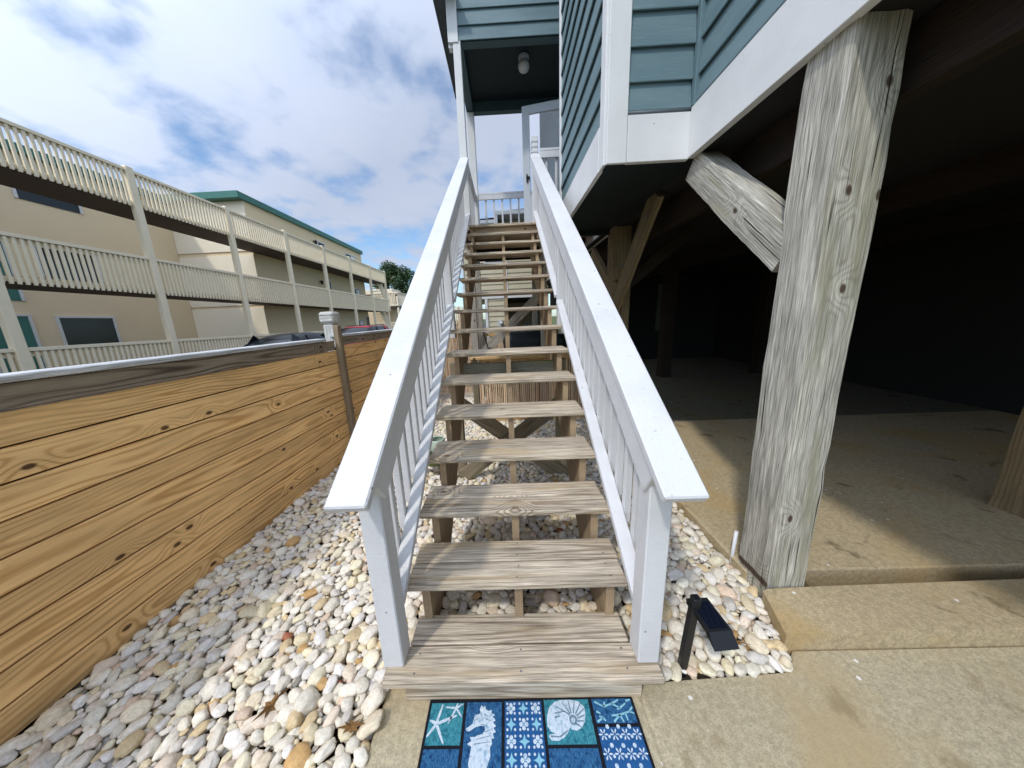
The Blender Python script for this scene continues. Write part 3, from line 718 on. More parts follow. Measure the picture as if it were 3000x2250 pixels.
# ceiling light
mb = MB(); mb.lathe((.45, 4.80, 5.655), [(.085, 0), (.085, -.03), (.065, -.05), (.05, -.06)], 20)
cl = hp(mb, 'ceiling_light', 'shadegrey')
mb = MB(); mb.lathe((.45, 4.80, 5.60), [(.055, .0), (.075, -.015), (.092, -.05), (.092, -.085), (.072, -.125), (.038, -.145), (.0, -.15)], 24); mb.build('light_globe', 'globe', cl)

# pvc conduit beside the pile
mb = MB(); mb.cyl((1.364, .715, -.02), (1.386, .730, .24), .010, seg=12)
tag(mb.build('pvc_pipe', 'pvc'), 'thin white plastic pipe standing against the nearest house pile', 'pipe')

# ------------------------------------------------------------------ left fence
fence = thing('board_fence', 'golden pine fence of wide horizontal boards along the pebble bed', 'fence', (-2.0, 2.5, 0))
FI = Matrix.Translation((2.0, -2.5, 0))
fx = lambda y: -2.09+.05*y
def fpt(y, z, off=0): return V((fx(y)+off, y, z))
def fpart(mb, name, mat, lbl=None, parent=None):
    o = mb.build(name, mat, parent or fence)
    if parent is None: o.matrix_parent_inverse = FI
    if lbl: o['label'] = lbl
    return o
for ya, yb2, zt in ((-3.2, 2.50, 1.32), (2.515, 9.5, 1.362)):
    mb = MB(); nb = 9; h = zt/nb
    for k in range(nb):
        j = random.uniform(-.003, .003)
        mb.beam(fpt(ya, (k+.5)*h, -.012+j), fpt(yb2, (k+.5)*h, -.012+j), .022, h-.009, (0, 0, 1), .003)
    fpart(mb, 'board_panel', 'fence')
    mb = MB(); mb.beam(fpt(ya, zt/2, -.040), fpt(yb2, zt/2, -.040), .010, zt-.02, (0, 0, 1), .002); fpart(mb, 'gap_shade_sheet', 'darkbeam')  # dark sheet added behind the boards so their gaps look shaded
mb = MB(); mb.beam(fpt(-3.2, 1.377, -.008), fpt(2.45, 1.377, -.008), .034, .108, (0, 0, 1), .004); fpart(mb, 'top_board', 'fencegrey')
mb = MB(); mb.beam(fpt(2.54, 1.412, -.008), fpt(9.5, 1.412, -.008), .034, .094, (0, 0, 1), .004); fpart(mb, 'top_board', 'fencegrey')
mb = MB(); mb.beam(fpt(-3.2, 1.450, -.045), fpt(2.30, 1.450, -.045), .14, .030, (0, 0, 1), .005); fpart(mb, 'cap_board', 'fencecap')
mb = MB(); mb.beam(fpt(2.56, 1.478, -.045), fpt(9.5, 1.478, -.045), .14, .030, (0, 0, 1), .005); fpart(mb, 'cap_board', 'fencecap')
roughb = MB(); roughb.beam(fpt(2.505, -.02, .030), fpt(2.505, 1.60, .030), .060, .075, (0, 1, 0), .006); fpart(roughb, 'batten', 'batten')
# turned post behind, peeling white paint
def octo(cx, cy, z0, z1, hw, ch):
    return
px, py = -2.09, 2.66
mb = MB(); mb.box(px-.064, px+.064, py-.064, py+.064, 0, 1.61, .012)
post = fpart(mb, 'fence_post', 'knob')
mb = MB(); rings = []
for hw, z in ((.045, 1.605), (.05, 1.612), (.078, 1.64), (.084, 1.652), (.084, 1.735), (.070, 1.757), (.03, 1.762)):
    c = hw*.82; rr = []
    for sx, sy in ((1, -1), (1, 1), (-1, 1), (-1, -1)):
        if sx*sy < 0: rr += [(px+sx*c, py+sy*hw, z), (px+sx*hw, py+sy*c, z)]
        else: rr += [(px+sx*hw, py+sy*c, z), (px+sx*c, py+sy*hw, z)]
    rings.append(rr)
mb.loft(rings, smooth=False); mb.build('post_cap', 'knob', post)

# ------------------------------------------------------------------ apartment building
apt = thing('apartment_building', 'tan three-storey apartment block with slatted balconies and a green roof edge beyond the fence', 'building', (-12, 13, 0))
AI = Matrix.Translation((12, -13, 0)); apt.rotation_euler = (-.0115, 0, 0)
def ap(mb, name, mat, parent=None):
    o = mb.build(name, mat, parent or apt)
    if parent is None: o.matrix_parent_inverse = AI
    return o
YE = 29.9; XB = -12.0; XW = -13.4
FL = [(.28, 1.30), (2.82, 4.05), (5.58, 6.74)]
mb = MB(); mb.box(-24, XW, 15.75, 28.4, -.3, 8.16, .01); ap(mb, 'main_wall', 'aptwall')
mb = MB(); mb.box(-24, -17.5, -12, 15.74, -.3, 8.16, .01); ap(mb, 'recessed_wall', 'aptwall')
mb = MB()
for z0, z1 in ((.3, 2.75), (2.9, 5.5), (5.7, 8.13)): mb.box(-17.49, XW+.004, 15.70, 15.747, z0, z1, .004)
ap(mb, 'stair_wall', 'aptlight')
mb = MB(); mb.box(-24, XW+.14, 15.3, 28.55, 8.14, 8.46, .01); mb.box(-24, -17.3, -12, 15.28, 8.14, 8.46, .01); ap(mb, 'roof_fascia', 'green')
mb = MB()
for z0 in (3.04, 5.78):
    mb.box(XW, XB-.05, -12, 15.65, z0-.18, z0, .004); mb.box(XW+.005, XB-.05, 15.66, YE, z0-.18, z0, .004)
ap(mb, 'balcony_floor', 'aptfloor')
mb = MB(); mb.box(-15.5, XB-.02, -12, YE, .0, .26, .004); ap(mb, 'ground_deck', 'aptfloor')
ypost = [12.9-3.38*k for k in range(7, 0, -1)] + [12.9, 16.3, 19.7, 23.07, 26.5, 29.83]
for yp in ypost:
    mb = MB(); mb.box(XB-.04, XB+.13, yp-.10, yp+.10, -.02, 6.80, .008); ap(mb, 'balcony_post', 'aptrail')
for lv, (zb, zt) in enumerate(FL):
    for k in range(len(ypost)-1):
        ya, yb2 = ypost[k]+.075, ypost[k+1]-.075
        mb = MB(); mb.box(XB-.03, XB+.10, ya, yb2, zt-.09, zt, .004)
        mb.box(XB+.0, XB+.035, ya, yb2, zt-.22, zt-.095, .004) if lv < 2 else mb.box(XB, XB+.035, ya, yb2, zt-.17, zt-.095, .004)
        r_ = ap(mb, 'balcony_rail', 'aptrail')
        mb = MB(); y = ya+.04; zlo = zb+.02 if lv else .30
        while y < yb2-.03:
            mb.box(XB+.036, XB+.080, y-.030, y+.030, zlo, zt-.095, .002); y += .128
        mb.build('picket_panel', 'aptrail', r_)
        mb = MB(); mb.box(XB-.02, XB+.03, ya, yb2, zlo+.06, zlo+.18, .003); mb.build('lower_rail', 'aptrail', r_)
# end rails (facing north-east end)
for lv, (zb, zt) in enumerate(FL[1:]):
    mb = MB(); mb.box(XW, XB-.05, YE-.10, YE-.02, zt-.09, zt, .004)
    x = XW+.1
    while x < XB-.1: mb.box(x-.04, x+.04, YE-.08, YE-.05, zb+.02, zt-.09, .002); x += .13
    ap(mb, 'end_rail', 'aptrail')
for y0, y1, z0, z1, kind in ((21.75, 22.5, 7.0, 7.62, 0), (25.55, 27.2, 6.7, 7.62, 1), (22.13, 22.6, 3.2, 4.92, 0), (25.92, 27.2, 3.75, 4.80, 1), (25.85, 27.1, .95, 2.02, 1), (27.75, 28.3, .3, 2.35, 0)) :
    mb = MB(); e = .07
    mb.box(XW+.002, XW+.05, y0-e, y1+e, z1, z1+e, .003); mb.box(XW+.002, XW+.05, y0-e, y1+e, z0-e, z0, .003)
    mb.box(XW+.002, XW+.05, y0-e, y0, z0, z1, .003); mb.box(XW+.002, XW+.05, y1, y1+e, z0, z1, .003)
    if kind: mb.box(XW+.01, XW+.04, (y0+y1)/2-.03, (y0+y1)/2+.03, z0, z1, .003)
    w_ = ap(mb, 'window', 'winwhite')
    mb = MB(); mb.box(XW+.003, XW+.02, y0, y1, z0, z1, .001); mb.build('pane', 'winglass', w_)
    if kind:
        mb = MB(); mb.box(XW+.021, XW+.026, (y0+y1)/2+.05, y1-.04, z0+.05, z1-.03, .001); mb.build('blind', 'pvc', w_)
for lv, z0 in enumerate((.3, 2.9, 5.65)):
    for yy in (-2.5, 3.2, 8.9):
        for y0, y1, za, zb_ in ((yy, yy+.95, z0, z0+2.05), (yy+1.7, yy+3.3, z0+.9, z0+2.0)):
            mb = MB(); XR = -17.5
            mb.box(XR+.002, XR+.05, y0-.08, y0, za, zb_+.08, .003); mb.box(XR+.002, XR+.05, y1, y1+.08, za, zb_+.08, .003); mb.box(XR+.002, XR+.05, y0, y1, zb_, zb_+.08, .003)
            w_ = ap(mb, 'window' if za > z0 else 'door', 'winwhite'); mb = MB(); mb.box(XR+.003, XR+.02, y0, y1, za, zb_, .001); mb.build('pane', 'winglass' if za > z0 else 'green', w_)
for y, z in ((21.3, 7.45), (21.3, 4.72)):
    mb = MB(); mb.box(XW+.002, XW+.10, y-.05, y+.05, z+.05, z+.13, .005); mb.lathe((XW+.16, y, z-.12), [(0, 0), (.07, .02), (.10, .20), (.05, .26), (0, .30)], 10); ap(mb, 'wall_lamp', 'black')
# exterior stairs at the far end
for z0 in (0, 2.82):
    mb = MB()
    for k in range(10):
        mb.box(-13.35+.0, -12.55, 31.6-k*.26, 31.9-k*.26, z0+.26+k*.26, z0+.30+k*.26, .003)
    st = ap(mb, 'stair_flight', 'aptrail')
    mb = MB()
    for x in (-12.5,):
        mb.beam((x, 31.9, z0+1.15), (x, 29.2, z0+3.80), .05, .12, (0, 0, 1), .003); mb.beam((x, 31.9, z0+.2), (x, 29.2, z0+2.85), .04, .25, (0, 0, 1), .003)
        for k in range(18):
            t = k/17; mb.box(x-.015, x+.015, 31.85-2.6*t-.035, 31.85-2.6*t+.035, z0+.2+2.6*t, z0+1.15+2.6*t, .002)
    mb.build('stair_rail', 'aptlight', st)

# second block farther on
b2 = thing('low_apartment_building', 'smaller cream two-storey block with slatted corner balcony behind the tan apartments', 'building', (-12, 34, 0))
BI = Matrix.Translation((12, -34, 0))
def bp2(mb, name, mat):
    o = mb.build(name, mat, b2); o.matrix_parent_inverse = BI; return o
mb = MB(); mb.box(-19, -13.6, 35.5, 52, -.3, 4.9, .01); bp2(mb, 'wall', 'aptwall')
mb = MB(); mb.box(-19.2, -13.3, 35.2, 52, 4.92, 5.45, .02); bp2(mb, 'roof', 'aptlight')
mb = MB(); mb.box(-15.3, -12.3, 34, 52, 3.22, 3.40, .01); mb.box(-15.3, -12.3, 34, 52, .1, .3, .01); bp2(mb, 'balcony_floor', 'aptfloor')
for x, y in ((-12.4, 34.1), (-13.6, 34.1), (-12.4, 38), (-12.4, 42), (-12.4, 46)):
    mb = MB(); mb.box(x-.1, x+.1, y-.1, y+.1, -.2, 4.5, .01); bp2(mb, 'balcony_post', 'aptlight')
for z0, z1 in ((3.42, 4.85), (.4, 1.5)):
    mb = MB(); x = -15.2
    while x < -12.5: mb.box(x-.05, x+.05, 33.95, 34.0, z0, z1, .003); x += .17
    mb.box(-15.3, -12.3, 33.92, 34.08, z1-.02, z1+.10, .004); mb.box(-15.3, -12.3, 33.93, 34.03, z0, z0+.15, .003)
    y = 34.2
    while y < 50: mb.box(-12.33, -12.28, y-.05, y+.05, z0, z1, .003); y += .17
    mb.box(-12.4, -12.22, 34.1, 50, z1-.02, z1+.10, .004); bp2(mb, 'balcony_rail', 'aptlight')

# ------------------------------------------------------------------ tree
def leafcloud(cx, cy, cz, rx, ry, rz, n, size, blobs=14):
    cs = []
    for k in range(blobs):
        th = random.uniform(0, 2*math.pi); ph = math.acos(random.uniform(-.7, 1)); r = random.uniform(.45, .82)
        cs.append((V((cx+rx*r*math.sin(ph)*math.cos(th), cy+ry*r*math.sin(ph)*math.sin(th), cz+rz*r*math.cos(ph))), random.uniform(.28, .45)*min(rx, rz)))
    vs = []; fs = []; pc = []
    for k in range(n):
        c, r = random.choice(cs); d = V((random.gauss(0, 1), random.gauss(0, 1), random.gauss(0, 1))).normalized()
        p = c + d*r*random.uniform(.55, 1.08); a = V((random.gauss(0, 1), random.gauss(0, 1), random.gauss(0, .6))).normalized(); b = a.cross(d).normalized()
        s = size*random.uniform(.6, 1.3); o = len(vs); g = random.uniform(.6, 1.35)
        col = (.030*g, .062*g, .018*g, 1) if random.random() > .12 else (.07*g, .11*g, .03*g, 1)
        vs += [p-a*s, p+b*s*.5, p+a*s, p-b*s*.5]; fs.append((o, o+1, o+2, o+3)); pc += [col]*4
    return vs, fs, pc
def tree(name, label, x, y, z, cz, rx, ry, rz, n, size, group=None):
    t = thing(name, label, 'tree', (x, y, z), group)
    mb = MB(); mb.cyl((0, 0, 0), (0, 0, cz-z-rz*.3), .28, .16, 10)
    for k in range(7):
        an = k*2.4; q = V((math.cos(an)*rx*.6, math.sin(an)*ry*.6, cz-z+random.uniform(-.2, .5)*rz)); mb.cyl((0, 0, cz-z-rz*.7), q, .10, .03, 6)
    mb.build('trunk', 'bark', t)
    vs, fs, pc = leafcloud(0, 0, cz-z, rx, ry, rz, n, size)
    mb = MB(); mb.v = [tuple(v) for v in vs]; mb.f = fs; mb.lc = mb.v; mb.sm = [False]*len(fs); mb.pc = pc
    mb.build('crown', 'leaf', t, attrs=('lc', 'pc'))
tree('leafy_tree', 'dense dark green round-topped tree behind the two apartment blocks', -14.6, 40, -.08, 6.6, 3.0, 3.0, 2.7, 9000, .16)
tree('leafy_tree', 'low dark tree glimpsed through the gap beside the brown house pile', 5.6, 15.5, -.08, 1.5, 1.5, 1.5, 1.6, 2500, .10)

# ------------------------------------------------------------------ cars
def car(name, label, loc, L, Hh, Wd, paint_m, suv):
    t = thing(name, label, 'car', loc, None)
    h = Wd/2
    if suv: top = [(-.98, .62), (-.93, .98), (-.84, .66), (.40, .62), (.70, .60), (.95, .50), (1, .38)]
    bodyst = ([(-1, .42, .60), (-.97, .25, .64), (-.8, .22, .66), (-.4, .2, .66), (.1, .2, .64), (.45, .2, .63), (.75, .22, .58), (.93, .25, .50), (1, .35, .42)] if suv else
              [(-1, .40, .62), (-.96, .25, .68), (-.8, .2, .70), (-.5, .18, .68), (0, .18, .66), (.35, .18, .66), (.7, .2, .60), (.93, .25, .50), (1, .33, .42)])
    rings = []
    for s, z0, z1 in bodyst:
        w = h*(1-.12*abs(s)**4); zz0 = z0*Hh; zz1 = z1*Hh*1.02
        rings.append([(-w*.9, s*L/2, zz0), (-w, s*L/2, zz0+.12), (-w, s*L/2, (zz0+zz1)/2), (-w*.95, s*L/2, zz1-.03), (-w*.75, s*L/2, zz1+.0), (0, s*L/2, zz1+.02), (w*.75, s*L/2, zz1), (w*.95, s*L/2, zz1-.03), (w, s*L/2, (zz0+zz1)/2), (w, s*L/2, zz0+.12), (w*.9, s*L/2, zz0)])
    mb = MB(); mb.loft(rings); mb.build('body', paint_m, t)
    # cabin : belt to roof
    if suv: cab = [(-.93, .64, .66), (-.80, .64, .96), (-.5, .64, .995), (-.1, .64, 1.0), (.12, .64, .97), (.42, .62, .66)]
    else: cab = [(-.78, .66, .70), (-.52, .66, .90), (-.25, .66, .985), (-.02, .66, 1.0), (.18, .66, .97), (.50, .64, .68)]
    rg = []
    for s, zb, zt in cab:
        k = (zt-.64)/.36; wb = h*.90; wt = h*(.90-.20*k)
        rg.append([(-wb, s*L/2, zb*Hh), (-wt, s*L/2, zt*Hh-.03), (-wt*.85, s*L/2, zt*Hh), (0, s*L/2, zt*Hh+.015), (wt*.85, s*L/2, zt*Hh), (wt, s*L/2, zt*Hh-.03), (wb, s*L/2, zb*Hh)])
    mb = MB(); mb.loft(rg); mb.build('windows', 'winglass', t)
    rf = MB(); rr = []
    for s, zb, zt in cab[1:5]:
        k = (zt-.64)/.36; wt = h*(.90-.20*k)
        rr.append([(-wt-.004, s*L/2, zt*Hh-.045), (-wt*.86, s*L/2, zt*Hh+.008), (0, s*L/2, zt*Hh+.025), (wt*.86, s*L/2, zt*Hh+.008), (wt+.004, s*L/2, zt*Hh-.045), (0, s*L/2, zt*Hh-.02)])
    rf.loft(rr); rf.build('roof', paint_m, t)
    # pillars
    for sx in (-1, 1):
        pr = [(cab[-1], cab[-2]), (cab[0], cab[1])]
        for qi, (a, b) in enumerate(pr):
            ka = (a[2]-.64)/.36; kb = (b[2]-.64)/.36
            mb = MB(); mb.beam((sx*h*(.905-.20*ka), a[0]*L/2, a[2]*Hh-.01), (sx*h*(.905-.20*kb), b[0]*L/2, b[2]*Hh-.02), .05, .06, (0, 0, 1), .01); mb.build('pillar', 'carblack', t)
        yb_ = -.12*L; mb = MB(); mb.beam((sx*h*.905, yb_, .66*Hh), (sx*h*.71, yb_, .97*Hh), .05, .02, (0, 1, 0), .005); mb.build('pillar', 'carblack', t)
    if suv:
        for sx in (-1, 1): mb = MB(); mb.beam((sx*h*.62, -.40*L, Hh*1.03), (sx*h*.62, .02*L, Hh*1.03), .035, .035, (0, 0, 1), .01); mb.build('roof_rail', 'carblack', t)
        mb = MB(); mb.beam((-h*.6, -.43*L, .985*Hh), (h*.6, -.43*L, .985*Hh), .22, .03, (0, 0, 1), .01); mb.build('spoiler', 'carblack', t)
    for sx in (-1, 1):
        mb = MB(); s0 = -.80 if suv else -.55
        mb.beam((sx*h*.905, (s0-.06)*L/2, .66*Hh), (sx*h*.715, (s0+.08)*L/2, .97*Hh), .03, .30, (0, 1, 0), .01); mb.build('rear_quarter', paint_m, t)
    for s in (-.62, .62):
        for sx in (-1, 1):
            w_ = MB(); w_.lathe((sx*(h-.02), s*L/2, .33), [(.20, -.11), (.31, -.11), (.335, -.08), (.335, .08), (.31, .11), (.20, .11)], 24, (1, 0, 0)); wh = w_.build('wheel', 'tyre', t)
            w_ = MB(); w_.lathe((sx*(h-.02), s*L/2, .33), [(0, -.09), (.20, -.08), (.21, .08), (0, .09)], 20, (1, 0, 0)); w_.build('rim', 'alloy', wh)
    for sx in (-1, 1):
        mb = MB(); mb.box(sx*h*.62-.14, sx*h*.62+.14, .975*L/2-.02, .985*L/2+.015, .40*Hh+.05, .40*Hh+.17, .02); mb.build('headlight', 'globe', t)
        mb = MB(); mb.box(sx*h*.62-.12, sx*h*.62+.12, -.99*L/2-.01, -.97*L/2, .52*Hh, .52*Hh+.12, .02); mb.build('tail_light', 'carred', t)
    return t
car('parked_car', 'black car with a low sloping roof parked just over the fence', (-7.4, 9.55, -.10), 4.3, 1.47, 1.80, 'carblack', False)
car('parked_car', 'red car with a black glass rear and roof spoiler parked beyond the weathered fence post', (-7.4, 14.0, -.10), 4.6, 1.56, 1.85, 'carred', True)
for o_ in list(bpy.data.objects):
    if o_.name == 'parked_car.001': o_.rotation_euler = (0, 0, math.pi)

# ------------------------------------------------------------------ neighbour house behind the stairs
nh = thing('neighbour_house', 'olive-tan clapboard house with white trim seen through the stair treads', 'house', (0, 9, 0))
NI = Matrix.Translation((0, -9, 0))
def np_(mb, name, mat, parent=None):
    o = mb.build(name, mat, parent or nh)
    if parent is None: o.matrix_parent_inverse = NI
    return o
mb = MB(); mb.box(-1.27, 1.32, 9.02, 15, 2.30, 4.55, .01); mb.box(-.56, .02, 9.02, 15, 0, 2.20, .01); mb.box(.05, 1.4, 11.4, 11.5, 0, 2.2, .01); mb.box(1.32, 1.42, 9.02, 15, 0, 4.5, .01); np_(mb, 'wall', 'neigh')
mb = MB(); laps(mb, (.05, 9.02, 0), (-1, 0, 0), 1.28, 2.32, 4.5, .165, (0, -1, 0)); laps(mb, (1.28, 9.02, 0), (-1, 0, 0), 1.16, 2.32, 4.5, .165, (0, -1, 0)); np_(mb, 'siding', 'neigh')
mb = MB(); laps(mb, (.02, 9.02, 0), (-1, 0, 0), .56, 0, 2.2, .165, (0, -1, 0)); np_(mb, 'siding', 'neigh')
mb = MB(); laps(mb, (1.3, 11.39, 0), (-1, 0, 0), 1.26, 0, 2.2, .165, (0, -1, 0)); np_(mb, 'siding', 'neigh')
mb = MB(); mb.box(-1.30, 1.36, 8.97, 9.018, 2.205, 2.30, .004); mb.box(-.65, -.562, 8.97, 9.3, 0, 2.20, .004); mb.box(.055, .115, 8.98, 9.018, 2.31, 4.5, .004); mb.box(-1.33, -1.275, 8.98, 9.05, 2.31, 4.5, .004); mb.box(1.28, 1.36, 8.97, 9.02, 2.31, 4.5, .004); np_(mb, 'white_trim', 'white2')
mb = MB(); mb.box(-.62, .02, 8.965, 9.0, 3.28, 4.2, .003)
w_ = np_(mb, 'window', 'winwhite'); mb = MB(); mb.box(-.57, -.03, 8.955, 8.964, 3.33, 4.15, .002); mb.build('pane', 'winglass', w_)
mb = MB(); mb.box(-1.5, -.16, 8.6, 9.2, 4.34, 4.44, .006); mb.box(-.18, 1.7, 8.5, 9.2, 4.53, 4.64, .006); mb.box(-.20, -.12, 8.5, 9.2, 4.30, 4.53, .005); np_(mb, 'gutter', 'shadegrey')
mb = MB(); mb.add([(-1.5, 8.62, 4.44), (-.2, 8.62, 4.50), (-.2, 12, 4.98), (-1.5, 12, 4.75)], [(0, 1, 2, 3)]); mb.add([(-.2, 8.55, 4.64), (1.7, 8.55, 4.72), (1.7, 12, 5.50), (-.2, 12, 5.02)], [(0, 1, 2, 3)]); np_(mb, 'roof', 'shingle')
mb = MB(); mb.box(-.26, -.11, 8.90, 8.99, 1.30, 1.52, .006); m_ = np_(mb, 'electric_meter', 'meter')
mb = MB(); mb.lathe((-.14, 8.90, 1.42), [(.055, 0), (.055, .05), (.045, .07), (0, .075)], 16, (0, -1, 0)); mb.build('meter_dial', 'globe', m_)
mb = MB(); mb.box(.1, 1.3, 9.2, 11.3, 2.15, 2.2, .003); np_(mb, 'carport_ceiling', 'neighdark')

# ------------------------------------------------------------------ bamboo screens
def bamboo(name, label, x0, x1, y, z0, z1, step=.027, rails=True):
    t = thing(name, label, 'fence', ((x0+x1)/2, y, 0)); ti = Matrix.Translation((-(x0+x1)/2, -y, 0))
    mb = MB(); x = x0
    while x < x1:
        r = random.uniform(.009, .0135); lean = random.uniform(-.006, .006); yy = y+random.uniform(-.005, .005)
        mb.cyl((x, yy, z0), (x+lean, yy, z1+random.uniform(-.015, .01)), r, r*.9, 6, cap=False)
        for k in range(random.randint(2, 4)):
            zz = random.uniform(z0, z1); mb.cyl((x+lean*(zz-z0)/(z1-z0), yy, zz), (x+lean*(zz-z0)/(z1-z0), yy, zz+.006), r*1.22, seg=6, cap=False)
        x += step*random.uniform(.85, 1.2)
    o = mb.build('cane_panel', 'bamboo', t); o.matrix_parent_inverse = ti
    return t, ti
t, ti = bamboo('bamboo_fence', 'low bamboo cane fence with pine top rail directly under the staircase', -.43, 1.34, 3.52, .06, .955)
def bpt(mb, n, m):
    o = mb.build(n, m, t); o.matrix_parent_inverse = ti; return o
mb = MB(); mb.box(-.46, 1.34, 3.50, 3.55, 0, .068, .004); bpt(mb, 'bottom_board', 'pine')
mb = MB(); mb.box(-.44, 1.34, 3.535, 3.57, .94, 1.0, .004); bpt(mb, 'top_rail', 'pine')
mb = MB(); mb.box(-.56, 1.34, 3.44, 3.60, 1.003, 1.035, .004); bpt(mb, 'cap_board', 'pine')
mb = MB(); mb.box(-.545, -.455, 3.50, 3.59, -.03, 1.0, .005); bpt(mb, 'gate_post', 'support')
mb = MB(); mb.box(-.535, -.44, 3.70, 3.79, -.03, .95, .005); bpt(mb, 'gate_post', 'greypost')
t, ti = bamboo('bamboo_fence', 'tall bamboo cane fence closing the yard at the far left of the stairs', -1.80, -.62, 5.34, .02, 1.86)
mb = MB(); mb.box(-1.8, -.62, 5.36, 5.40, 1.0, 1.06, .004); bpt(mb, 'back_rail', 'stringer')
mb = MB(); mb.box(-1.45, -.45, 4.9, 5.2, -.02, .05, .005); bpt(mb, 'ground_sill', 'greypost')
t, ti = bamboo('bamboo_fence', 'bamboo screen topped by two pale boards behind the grey deck posts', -.50, .40, 5.9, .0, 1.20)
mb = MB(); mb.box(-.5, .40, 5.86, 5.89, 1.20, 1.27, .004); mb.box(-.5, .40, 5.86, 5.89, 1.285, 1.36, .004); bpt(mb, 'top_boards', 'pine')
# covered grill behind the bamboo
g = thing('covered_grill', 'large grill under a loose black cover behind the low bamboo fence', 'grill', (.55, 4.9, 0))
rings = []
for z, sx, sy in ((0.05, .66, .34), (.3, .64, .33), (.7, .60, .31), (1.0, .60, .31), (1.15, .62, .32), (1.26, .60, .29), (1.325, .52, .22), (1.34, .40, .14)):
    rr = []
    for k in range(28):
        a = 2*math.pi*k/28; ca, sa = math.cos(a), math.sin(a); e = .35
        x = math.copysign(abs(ca)**e, ca)*sx; y_ = math.copysign(abs(sa)**e, sa)*sy; wv = .012*math.sin(a*9+z*3)
        rr.append((x*(1+wv), y_*(1+wv*2), z))
    rings.append(rr)
mb = MB(); mb.loft(rings); mb.build('cover', 'cover', g)
mb = MB()
for x in (-.45, .45): mb.cyl((x, -.2, .04), (x, .2, .04), .04, seg=12)
mb.build('wheels', 'tyre', g)
mb = MB(); mb.box(.505, .60, 3.47, 3.57, 1.036, 1.135, .004)
tag(mb.build('wooden_box', 'stringer'), 'small brown wooden box standing on the pine cap of the low bamboo fence', 'box')
mb = MB(); mb.lathe((.40, 4.85, 1.34), [(0, 0), (.04, 0), (.04, .06), (.03, .09), (.015, .10), (.015, .12), (0, .12)], 14)
tag(mb.build('plastic_bottle', 'mblue'), 'small blue bottle standing on top of the black grill cover', 'bottle')
# thin black bar leaning at the posts
mb = MB(); mb.beam((-.385, 3.95, 1.42), (-.30, 3.95, 1.10), .02, .02, (0, 1, 0), .003); mb.cyl((-.30, 3.95, 1.10), (-.30, 3.95, .0), .012, seg=8); mb.box(-.32, -.25, 3.93, 3.97, 1.08, 1.13, .005)
tag(mb.build('yard_tool', 'black'), 'thin black long-handled yard tool leaning by the grey deck posts', 'tool')
# planter on wire legs, left below the stairs
pl = thing('garden_planter', 'round green glazed planter on thin black wire legs beside the left stringer', 'planter', (-.80, 1.95, 0))
mb = MB(); mb.lathe((0, 0, .13), [(.0, 0), (.09, .01), (.145, .05), (.155, .10), (.15, .14), (.155, .145), (.148, .15), (.13, .145), (.12, .08)], 28); b_ = mb.build('bowl', 'potdark', pl)
mb = MB(); mb.lathe((.02, .06, .26), [(.0, 0), (.085, .0), (.09, .03), (.085, .12), (.078, .13), (.07, .12)], 24); mb.build('inner_pot', 'pot', pl)
mb = MB()
for a in (.4, 1.9, 3.5, 5.2):
    c, s_ = math.cos(a), math.sin(a); pts = [(.15*c, .15*s_, .24), (.175*c, .175*s_, .14), (.155*c, .155*s_, .05), (.16*c, .16*s_, 0)]
    mb = MB()
    for q0, q1 in zip(pts, pts[1:]): mb.cyl(q0, q1, .005, seg=6)
    mb.build('wire_leg', 'black', pl)

# ------------------------------------------------------------------ solar path light
lp = thing('solar_path_light', 'black solar path light with a tilted rectangular head standing in the pebbles', 'garden light', (.735, .161, 0))
mb = MB(); mb.beam((0, 0, -.03), (.028, .0, .385), .036, .026, (0, 1, 0), .003); mb.build('stake', 'black', lp)
mb = MB(); mb.box(.012, .048, -.018, .018, .362, .405, .006); mb.build('hinge', 'black', lp)
# head: slab from back edge (z .36) down towards the front
A = V((.006, .026, .368)); B = V((.098, .028, .368)); Cc = V((.138, -.072, .318)); Dd = V((.042, -.078, .316)); E_ = V((.148, -.108, .268)); F_ = V((.044, -.114, .266))
dn = V((0, -.004, -.022))
mb = MB(); vs = [A, B, Cc, Dd, E_, F_] + [A+dn, B+dn, E_+V((-.004, .006, -.004)), F_+V((.004, .006, -.004)), Cc+V((0, .018, -.024)), Dd+V((0, .018, -.024))]
mb.add(vs, [(3, 2, 1, 0), (5, 4, 2, 3), (0, 1, 7, 6), (9, 8, 4, 5), (6, 7, 10, 11), (11, 10, 8, 9), (1, 2, 10, 7), (2, 4, 8, 10), (0, 6, 11, 3), (3, 11, 9, 5)])
hd_ = mb.build('lamp_head', 'black', lp)
n_ = NT('solar_cells'); x_, y_, z_ = n_.sep(n_.obj()); MAT['solar'] = n_.fin(n_.mix(n_.m_('LESS_THAN', n_.m_('PINGPONG', x_, .012), .001), (.004, .006, .014), (.010, .013, .022)), .25, .4)
nn = (B-A).cross(Dd-A).normalized(); nn = nn if nn.z > 0 else -nn
def lerp4(u, v): return (A*(1-u)+B*u)*(1-v) + (Dd*(1-u)+Cc*u)*v
mb = MB(); q4 = [lerp4(.1, .12), lerp4(.9, .12), lerp4(.9, .92), lerp4(.1, .92)]
mb.add([p+nn*.0015 for p in q4], [(0, 3, 2, 1)]); mb.build('solar_panel', 'solar', hd_)

